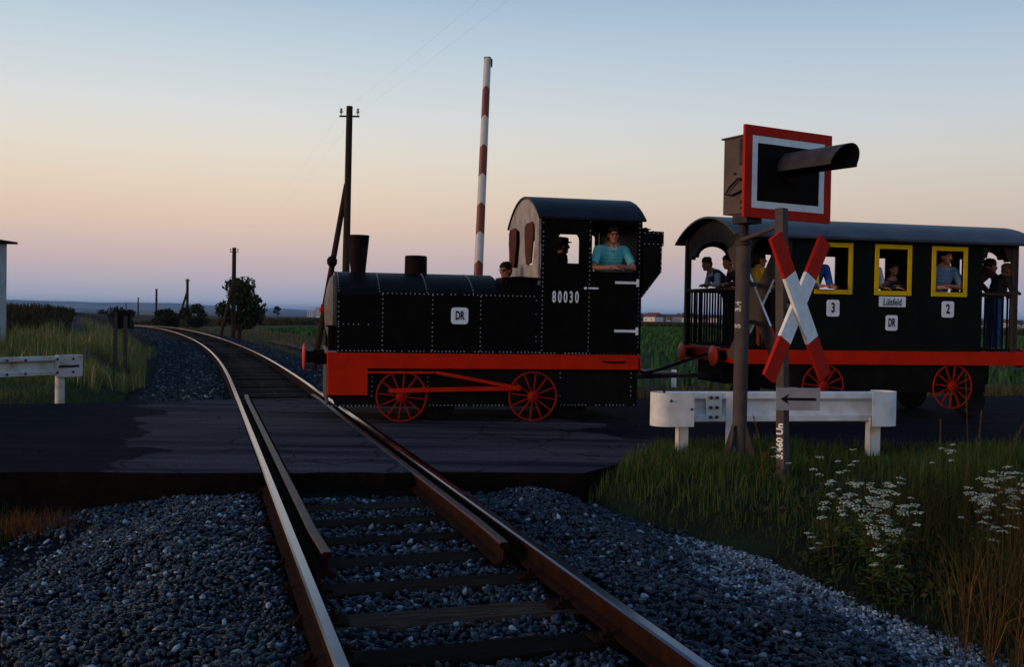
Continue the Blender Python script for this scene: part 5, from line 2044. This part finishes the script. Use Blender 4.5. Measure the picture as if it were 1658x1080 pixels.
# tall weeds at the right edge
P = pts_in(9000, 2.2, 5.8, 4.2, 8.6, lambda x, y: (x / y > .40 + .04 * np.sin(y * 2.2)) & (off_of(x, y) > 2.85) & (x / y < .62))
hh = RNG.uniform(.22, .62, len(P))
blades('tall_weeds', P, hh, RNG.normal(0, .4, len(P)), RNG.uniform(.003, .007, len(P)), leafmat('weed_green', (.007, .022, .006), (.018, .040, .010), (.05, .038, .013)), 'tall tangled weeds on the bank at the right edge', 'weeds')
P = pts_in(2800, 2.4, 5.0, 4.2, 7.6, lambda x, y: (x / y > .475 + .03 * np.sin(y * 3.1)) & (x / y < .62))
hh = RNG.uniform(.35, .78, len(P))
blades('dry_tall_grass', P, hh, RNG.normal(.1, .42, len(P)), RNG.uniform(.003, .006, len(P)), STRAW, 'orange dry tall grass at the right edge', 'grass')
# broad-leaved weeds low on the bank
C = []
for i in range(120):
    u, y1 = random.gauss(.40, .06), random.uniform(5.2, 8.6)
    x1 = u * y1
    if float(off_of(np.array([x1]), np.array([y1]))[0]) < 2.8:
        continue
    k = random.randint(25, 60)
    r_ = random.uniform(.08, .2)
    v = RNG.normal(size=(k, 3)) * np.array([r_, r_, r_ * .7]) * .6
    v[:, 2] = np.abs(v[:, 2])
    C.append(v + np.array([x1, y1, gz_(x1, y1) + .02]))
C = np.concatenate(C)
tag(leaves('leafy_weeds', C, RNG.uniform(.014, .040, len(C)), leafmat('broad_leaf', (.008, .020, .007), (.020, .040, .013), (.045, .040, .018))), 'low broad-leaved weeds among the white flowers', 'weeds', kind='stuff')
# brown litter between gravel and grass
P = pts_in(9000, .9, 4.5, 4.2, 9.4, lambda x, y: (np.abs(off_of(x, y) - 2.75) < .28) & (y < near_edge(x) - .1))
blades('dead_grass', P, RNG.uniform(.02, .09, len(P)), RNG.normal(0, 1.1, len(P)), RNG.uniform(.004, .008, len(P)), leafmat('dead_litter', (.03, .016, .009), (.065, .032, .016)), 'brown dead grass litter between gravel and verge', 'grass')
# left foreground: dark grass beside the ballast and in front of the road
P = pts_in(26000, -9, -2.0, 4.6, 9.3, lambda x, y: (off_of(x, y) < -2.32 + .2 * np.sin(y * 2.1)) & (y < near_edge(x) - .05) & (x > -.62 * y))
blades('dark_grass', P, RNG.uniform(.05, .2, len(P)), RNG.normal(0, .4, len(P)), RNG.uniform(.004, .009, len(P)), GREEN_D, 'dark grass left of the near ballast', 'grass')
P = np.stack([RNG.normal(-3.85, .16, 700), RNG.normal(8.05, .12, 700), np.full(700, -.33)], -1)
blades('dry_tuft', P, RNG.uniform(.08, .26, 700), RNG.normal(0, .6, 700), RNG.uniform(.003, .006, 700), leafmat('rusty_tuft', (.08, .034, .012), (.13, .06, .022)), 'rust-brown dry tuft at the left by the road edge', 'grass')
# verge beyond the road, left
P = pts_in(60000, -17, -4.6, 14.2, 27, lambda x, y: (off_of(x, y) < -2.55 + .25 * np.sin(y)) & (y > far_edge(x) + .02 + .12 * np.sin(x * 4)) & (x > -.57 * y))
hh = RNG.uniform(.04, .15, len(P)) * (1 + .4 * np.sin(P[:, 0] * 1.9) * np.sin(P[:, 1] * 1.3))
blades('verge_grass', P, hh, RNG.normal(0, .35, len(P)), RNG.uniform(.008, .016, len(P)), leafmat('lush_grass', (.022, .072, .012), (.055, .135, .026), (.10, .11, .032)), 'green grass verge around the left crash barrier', 'grass')
P = pts_in(52000, -17, -5.0, 21.0, 44, lambda x, y: (off_of(x, y) < -2.9 + .35 * np.sin(y * .9)) & (off_of(x, y) > -6.2 - .05 * (y - 20)) & (np.sin(x * 1.3 + y * .7) * np.sin(x * .5 - y * .9) + .5 * np.sin(x * 2.9) * np.sin(y * 2.3) > -.12))
hh = RNG.uniform(.25, .75, len(P)) * (1 + .35 * np.sin(P[:, 0] * 1.1) * np.sin(P[:, 1] * .7))
blades('tall_dry_grass', P, hh, RNG.normal(0, .3, len(P)), RNG.uniform(.010, .022, len(P)), leafmat('seeding_grass', (.20, .17, .055), (.55, .40, .17), (.09, .14, .04)), 'tall yellowish seeding grass left of the curving track', 'grass')
# maize on the bank at the left
P = pts_in(38000, -34, -12.0, 30, 60, lambda x, y: (off_of(x, y) < -4.0) & (x < -13.6 - .14 * (y - 30) + .5 * np.sin(y)) & (np.abs(x - np.interp(y, [26.5, 31, 36, 41, 46], [-12.2, -13.6, -15.2, -17.2, -19.6])) > .75))
hh = RNG.uniform(.15, .45, len(P)) * np.interp(P[:, 0] / P[:, 1], [-.48, -.44, -.40], [1, .6, .25])
blades('maize_crop', P, hh, RNG.normal(0, .35, len(P)), RNG.uniform(.03, .06, len(P)), leafmat('maize_leaf', (.010, .018, .007), (.022, .034, .011), (.060, .038, .014)), 'dark maize crop on the rise at the left', 'crop')
# far-side verges along the track and behind the train
P = pts_in(40000, -32, 16, 17.3, 95, lambda x, y: (np.abs(off_of(x, y) - 4.4 - .012 * y) < 1.5 + .02 * y) & (y > far_edge(x) + .05))
hh = RNG.uniform(.12, .42, len(P)) * (1 + .4 * np.sin(P[:, 1] * .8))
blades('trackside_grass', P, hh, RNG.normal(0, .35, len(P)), RNG.uniform(.012, .03, len(P)), leafmat('trackside_green', (.030, .055, .014), (.085, .092, .030), (.17, .12, .045)), 'mixed green and dry grass right of the far track', 'grass')
P = pts_in(24000, -4, 18, 17.3, 25, lambda x, y: (y > far_edge(x) + .03 + .1 * np.sin(x * 3)) & (y < far_edge(x) + 2.2))
blades('roadside_grass', P, RNG.uniform(.10, .34, len(P)), RNG.normal(0, .35, len(P)), RNG.uniform(.008, .02, len(P)), leafmat('roadside_mix', (.03, .05, .014), (.09, .075, .026), (.14, .085, .028)), 'dry and green roadside grass behind the train', 'grass')

# the green field
fld = []
nx, ny = 60, 60
FX = np.linspace(-38, 150, 90)
FY = np.concatenate([np.linspace(20, 60, 30), np.linspace(65, 165, 21)])
CROP = leafmat('beet_leaf', (.012, .065, .018), (.032, .125, .034), (.05, .10, .028))
P = pts_in(60000, -24, 60, 20, 150, lambda x, y: (off_of(x, y) > 7.0 + .03 * y) & (y > far_edge(x) + 2.0) & (RNG.random(len(x)) < np.interp(y, [20, 60, 150], [1, .7, .35])))
hh = RNG.uniform(.22, .45, len(P))
blades('beet_crop', P, hh, RNG.normal(0, .5, len(P)), RNG.uniform(.07, .13, len(P)) * np.interp(P[:, 1], [20, 150], [.7, 3]), CROP, 'low green crop field behind the train', 'crop')
# dark maize strip closing the field
P = pts_in(26000, -75, 190, 150, 185, lambda x, y: (off_of(x, y) > 16))
P[:, 2] -= .3
blades('maize_strip', P, RNG.uniform(.9, 1.3, len(P)), RNG.normal(0, .25, len(P)), RNG.uniform(.15, .4, len(P)), leafmat('far_maize', (.012, .020, .008), (.022, .032, .011), (.05, .042, .016)), 'dark strip of tall crop closing the green field', 'crop')

# earth track on the left rise
ep = MB()
prev = None
tpts = [(-12.2, 26.5), (-13.6, 31), (-15.2, 36), (-17.2, 41), (-19.6, 46)]
vs, fs = [], []
for i, (x1, y1) in enumerate(tpts):
    for q in (-.8, .8):
        vs.append((x1 + q, y1 + q * .2, gz_(x1 + q, y1 + q * .2) + .05))
for i in range(len(tpts) - 1):
    fs.append((2 * i, 2 * i + 1, 2 * i + 3, 2 * i + 2))
tag(ep.add(vs, fs).build('earth_path', mat('bare_earth', (.10, .078, .066), (.07, .055, .048), rough=.95, scale=3, bump=.4, coords='World')), 'pale bare earth path climbing the rise at the left', 'path', kind='structure')
ep = MB()
vs, fs = [], []
for i, s1 in enumerate(np.arange(15, 60, 3.0)):
    for q in (3.35, 4.15):
        x1, y1, z1 = track_pt(s1, q + .01 * s1)
        vs.append((float(x1), float(y1), gz_(float(x1), float(y1)) + .06))
    if i:
        fs.append((2 * i - 2, 2 * i - 1, 2 * i + 1, 2 * i))
tag(ep.add(vs, fs).build('cess_path', MATS['bare_earth']), 'bare earth strip along the right of the far track', 'path', kind='structure')


# ------------------------------------------------------------------ trees and bushes
def tree(label, x, y, h_, w_, n_leaf, leaf, m, cat='tree', trunk_h=.3, name='tree', group=None, lobes=9, seed=1):
    rg = random.Random(seed)
    g = gz_(x, y)
    t = empty(name, (x, y, g), 0)
    tag(t, label, cat, group)
    MB().tube([(0, 0, -.2), (.03 * w_, 0, h_ * .3), (-.02 * w_, .02, h_ * .6), (0, 0, h_ * .9)], [h_ * .035, h_ * .028, h_ * .016, h_ * .005], 8).build('trunk', WOOD_POLE, t, smooth=50)
    lb = MB()
    cs_ = []
    for i in range(lobes):
        a = rg.uniform(0, 2 * PI)
        e_ = rg.uniform(.0, 1)
        zz_ = h_ * (trunk_h + (1 - trunk_h) * (.12 + .78 * e_))
        rad = w_ * .5 * (math.sin(PI * (.18 + .72 * e_)) ** .7) * rg.uniform(.45, .85)
        c = Vector((rad * math.cos(a), rad * math.sin(a), zz_))
        cs_.append((c, w_ * rg.uniform(.14, .24)))
        lb.tube([(0, 0, h_ * (trunk_h * .7 + .3 * e_)), c * .6 + Vector((0, 0, h_ * .15 * e_)), c], [h_ * .013, h_ * .008, h_ * .003], 6)
    lb.build('limb', WOOD_POLE, t, smooth=50)
    C = []
    for c, r_ in cs_:
        k = int(n_leaf / lobes)
        v = RNG.normal(size=(k, 3))
        v /= np.linalg.norm(v, axis=1)[:, None]
        v *= (RNG.random(k) ** .45)[:, None] * r_ * np.array([1.15, 1.15, .95])
        C.append(v + np.array(c))
    C = np.concatenate(C)
    C = C[C[:, 2] > h_ * .05]
    leaves('crown', C, RNG.uniform(leaf * .6, leaf * 1.3, len(C)), m, t)
    return t


DARKLEAF = leafmat('dark_foliage', (.008, .016, .006), (.020, .034, .011), (.035, .045, .016))
BUSHLEAF = leafmat('bush_foliage', (.010, .016, .007), (.020, .028, .011), (.035, .034, .015))
tree('round dark tree standing by the braced pole at the curve', -17.7, 64.5, 4.1, 2.7, 5200, .13, DARKLEAF, trunk_h=.12, lobes=26, seed=4)
for i, (x1, y1, h1, w1, lab) in enumerate([(-37.6, 108, 2.1, 2.6, 'low dark bush left of the telegraph pole brace'), (-34.4, 107, 2.55, 3.0, 'taller rounded dark bush right of the telegraph pole'), (-36.1, 104, 1.6, 2.6, 'dark bush filling the gap below the telegraph pole')]):
    tree(lab, x1, y1, h1, w1, 2600, .14, BUSHLEAF, 'bush', .02, 'bush', 'bushes below the braced pole', 18, seed=10 + i)
tree('dark shrub behind the seeding grass left of the track', -25.6, 63, 1.5, 2.4, 1800, .12, BUSHLEAF, 'bush', .02, 'bush', None, 16, seed=21)
tree('thin scrubby shrub near the far left telegraph poles', -33.5, 86, 2.0, 2.0, 900, .15, BUSHLEAF, 'bush', .05, 'bush', None, 10, seed=22)
tree('bare-topped scrub between the two farthest poles', -52, 128, 2.8, 3.0, 700, .16, BUSHLEAF, 'bush', .05, 'bush', None, 12, seed=23)
tree('lone far tree on the edge of the field', -92, 390, 4.2, 2.8, 700, .35, BUSHLEAF, 'tree', .1, 'tree', None, 10, seed=24)


# ------------------------------------------------------------------ white-flowered weeds
UMBEL = mat('white_umbel', (.40, .46, .38), (.22, .26, .18), rough=.8, island=True)
STEM = leafmat('weed_stem', (.022, .034, .012), (.05, .045, .018))


def weed(seed, h_, heads):
    rg = random.Random(seed)
    t = empty('white_flowered_weed', (0, 0, 0), 0)
    st_, um, lf = MB(), MB(), MB()
    main = [Vector((0, 0, -.04)), Vector((rg.uniform(-.05, .05), rg.uniform(-.05, .05), h_ * .5)), Vector((rg.uniform(-.12, .12), rg.uniform(-.12, .12), h_ * .9))]
    st_.tube(main, [.0045, .004, .0025], 5)
    for i in range(heads):
        a = rg.uniform(0, 2 * PI)
        b0 = main[1].lerp(main[2], rg.random())
        top_ = b0 + Vector((math.cos(a) * rg.uniform(.03, .13), math.sin(a) * rg.uniform(.03, .13), rg.uniform(.06, .2)))
        st_.tube([b0, b0.lerp(top_, .6) + Vector((0, 0, -.01)), top_], [.0025, .002, .0015], 4)
        rr1 = rg.uniform(.022, .045)
        for q in range(11):
            aa, rd = q * 2.4, rr1 * math.sqrt(q / 11)
            tip = top_ + Vector((math.cos(aa) * rd, math.sin(aa) * rd, .016 - rd * .12 + rg.uniform(-.004, .004)))
            s1 = rg.uniform(.006, .010)
            um.lathe([(0, s1 * .5), (s1 * .4, s1), (s1 * .8, s1 * .7)], tip, (math.cos(aa) * .3, math.sin(aa) * .3, 1), 6)
    for i in range(26):
        z_ = rg.uniform(.05, .85) * h_
        c = main[0].lerp(main[1], z_ / (h_ * .5)) if z_ < h_ * .5 else main[1].lerp(main[2], (z_ - h_ * .5) / (h_ * .4))
        a = rg.uniform(0, 2 * PI)
        ln = rg.uniform(.05, .13)
        d = Vector((math.cos(a), math.sin(a), rg.uniform(-.1, .6))).normalized()
        s_ = d.cross(Vector((0, 0, 1))).normalized() * rg.uniform(.008, .018)
        e1, e2 = c + d * ln * .5, c + d * ln - Vector((0, 0, ln * .25))
        lf.add([c, e1 + s_, e2, e1 - s_], [(0, 1, 2, 3)])
    st_.build('stem', STEM, t, smooth=50)
    tag(um.build('flower_heads', UMBEL, t, smooth=60), kind='stuff')
    tag(lf.build('leaf', GREEN, t), kind='stuff')
    return t


WL = 'white-flowered weed on the verge right of the gravel'
WG = 'white-flowered weeds on the right verge'
protos_w = [weed(31, .34, 5), weed(32, .46, 7), weed(33, .26, 4), weed(34, .55, 8)]
spots = []
tries = 0
rg = random.Random(5)
while len(spots) < 32 and tries < 4000:
    tries += 1
    q = rg.random()
    if q < .42:
        u, y1 = rg.gauss(.365, .022), rg.gauss(6.7, .45)
    elif q < .82:
        u, y1 = rg.gauss(.50, .03), rg.gauss(7.4, .5)
    else:
        u, y1 = rg.uniform(.27, .50), rg.uniform(6.0, 8.9)
    x1 = u * y1
    o1 = float(off_of(np.array([x1]), np.array([y1]))[0])
    if o1 < 2.75 or y1 > float(near_edge(x1)) - .5:
        continue
    spots.append((x1, y1))
used = set()
for i, (x1, y1) in enumerate(spots):
    k = i % 4
    pr = protos_w[k]
    o = pr if k not in used else copy_tree(pr)
    used.add(k)
    o.location = (x1, y1, gz_(x1, y1))
    o.rotation_euler = (rg.uniform(-.18, .18), rg.uniform(-.18, .18), rg.uniform(0, 6.28))
    s1 = rg.uniform(.75, 1.15)
    o.scale = (s1, s1, s1)
    u = x1 / y1
    tag(o, 'white-flowered weed in the clump between gravel and grass' if .32 < u < .42 else ('white-flowered weed at the right edge beside the dry orange grass' if u >= .42 else 'white-flowered weed standing apart in the grass below the arrow plate'), 'weed', WG)


def stalk(x, y, h_, lx, label, m=STRAW):
    t = empty('grass_stalk', (x, y, gz_(x, y)), 0)
    tag(t, label, 'grass stalk')
    pts = [(0, 0, -.03), (lx * .2, 0, h_ * .4), (lx * .6, .02, h_ * .8), (lx, .03, h_)]
    MB().tube(pts, [.004, .0035, .0028, .002], 5).build('stem', m, t)
    hd2 = MB()
    for i in range(26):
        z_ = h_ * (.66 + .34 * i / 25)
        f_ = (z_ / h_ - .66) / .34
        xx = lx * (.42 + .58 * f_)
        a = i * 2.4
        hd2.cyl((xx, .02, z_), (xx + .012 * math.cos(a), .02 + .012 * math.sin(a), z_ + .025), .0035, .001, 5)
    hd2.build('seed_head', m, t)


stalk(4.15, 9.0, 1.02, -.03, 'tallest pinkish grass stalk in front of the rear wagon wheel')
stalk(4.22, 8.95, .70, .03, 'shorter grass stalk beside the tallest one')
stalk(4.25, 8.6, .85, .30, 'grass stalk leaning far to the right before the wagon')
stalk(4.50, 8.6, .66, .10, 'thin dry stalk nearest the right edge')
stalk(3.86, 8.9, .62, .0, 'upright dark stalk left of the tallest one')
stalk(2.28, 8.9, .62, -.10, 'bent yellow stalk before the signal foot')
stalk(2.16, 8.75, .42, .16, 'drooping yellow stalk before the signal foot')

# ================================================================== FAR BUILDINGS
def house(x, y, w_, d__, h_, roof_h, rz, wm, rm, label, group):
    g = gz_(x, y)
    t = empty('village_house', (x, y, g - .5), rz)
    tag(t, label, 'house', group)
    wl = MB().box(-w_ / 2, w_ / 2, -d__ / 2, d__ / 2, 0, h_ + .5).build('wall', wm, t)
    MB().prism([(-d__ / 2 - .4, h_ + .45), (d__ / 2 + .4, h_ + .45), (0, h_ + .5 + roof_h)], -w_ / 2 - .3, w_ / 2 + .3, lambda u, v, w: (w, u, v)).build('roof', rm, t)
    for u in (-.28, .22):
        for v in ((.35, .7) if h_ > 5 else (.5,)):
            MB().box(u * w_ - .6, u * w_ + .6, -d__ / 2 - .05, -d__ / 2 + .05, v * h_ - .2, v * h_ + 1.2).build('window', STEEL_DARK, wl)


WALLS = [mat('house_white', (.62, .60, .56), (.52, .5, .47), rough=.9, scale=.3), mat('house_cream', (.48, .42, .36), (.4, .36, .3), rough=.9, scale=.3)]
ROOFS = [mat('roof_red', (.16, .065, .045), (.11, .05, .04), rough=.9, scale=.5), mat('roof_brown', (.07, .05, .045), (.05, .04, .036), rough=.9, scale=.5)]
rg = random.Random(11)
for i in range(34):
    px_ = (1034 + i * 11 if i < 15 else 1200 + (i - 15) * 25) + rg.uniform(-4, 4)
    yy_ = rg.uniform(900, 1350)
    xx_ = (px_ - 829) / 1612 * yy_
    lab = ('cream' if i % 3 == 0 else 'white') + ' house with ' + ('brown' if i % 2 else 'red') + ' roof in the far village seen past the train'
    house(xx_, yy_, rg.uniform(9, 15), rg.uniform(8, 11), rg.uniform(3.5, 5.6), rg.uniform(3, 4.5), rg.uniform(-1.4, 1.4), WALLS[1 if i % 3 == 0 else 0], ROOFS[i % 2], lab, 'houses of the far village')
C = []
for i in range(210):
    yy_ = rg.uniform(950, 1500)
    xx_ = (rg.uniform(1000, 1720) - 829) / 1612 * yy_
    zz_ = gz_(xx_, yy_)
    r_ = rg.uniform(3.0, 6.5)
    v = RNG.normal(size=(70, 3)); v /= np.linalg.norm(v, axis=1)[:, None]
    v *= (RNG.random(70) ** .4)[:, None] * np.array([r_ * 1.3, r_ * 1.3, r_ * .75])
    C.append(v + np.array([xx_, yy_, zz_ + r_ * .7]))
C = np.concatenate(C)
tag(leaves('village_trees', C, RNG.uniform(.8, 1.7, len(C)), leafmat('far_leaf', (.016, .028, .012), (.03, .045, .018))), 'dark mass of trees among the far village houses', 'woodland', kind='stuff')

ap = empty('apartment_block', (-356, 1800, gz_(-356, 1800) - .5), R(6))
tag(ap, 'pale apartment towers on the far plain left of the locomotive', 'building')
top_ = 8.6 - gz_(-356, 1800) + .5
for k, (a, b, hh_) in enumerate(((-14, -1.5, .86), (1.0, 13, 1.0))):
    wl = MB().box(a, b, -7, 7, 0, top_ * hh_).build('tower', WALLS[0], ap)
    for r_ in range(5):
        for c_ in range(3):
            x1 = a + (b - a) * (c_ + .5) / 3
            z1 = top_ * hh_ - 3.2 - r_ * 3.0
            MB().box(x1 - 1.1, x1 + 1.1, -7.06, -6.95, z1, z1 + 1.5).build('window', STEEL_DARK, wl)

# ------------------------------------------------------------------ evening haze over the land
hz = MB().box(-27000, 27000, -27000, 27000, -130, 100).build('haze', None)
hm_ = bpy.data.materials.new('evening_air')
hm_.use_nodes = True
n, l = hm_.node_tree.nodes, hm_.node_tree.links
n.remove(n['Principled BSDF'])
pv = n.new('ShaderNodeVolumePrincipled')
pv.inputs['Color'].default_value = (.34, .58, 1.0, 1)
pv.inputs['Density'].default_value = 0.000065
pv.inputs['Anisotropy'].default_value = 0.0
l.new(pv.outputs[0], n['Material Output'].inputs['Volume'])
hz.data.materials.append(hm_)
tag(hz, 'thin blue evening haze over the distant hills', 'haze', kind='stuff')
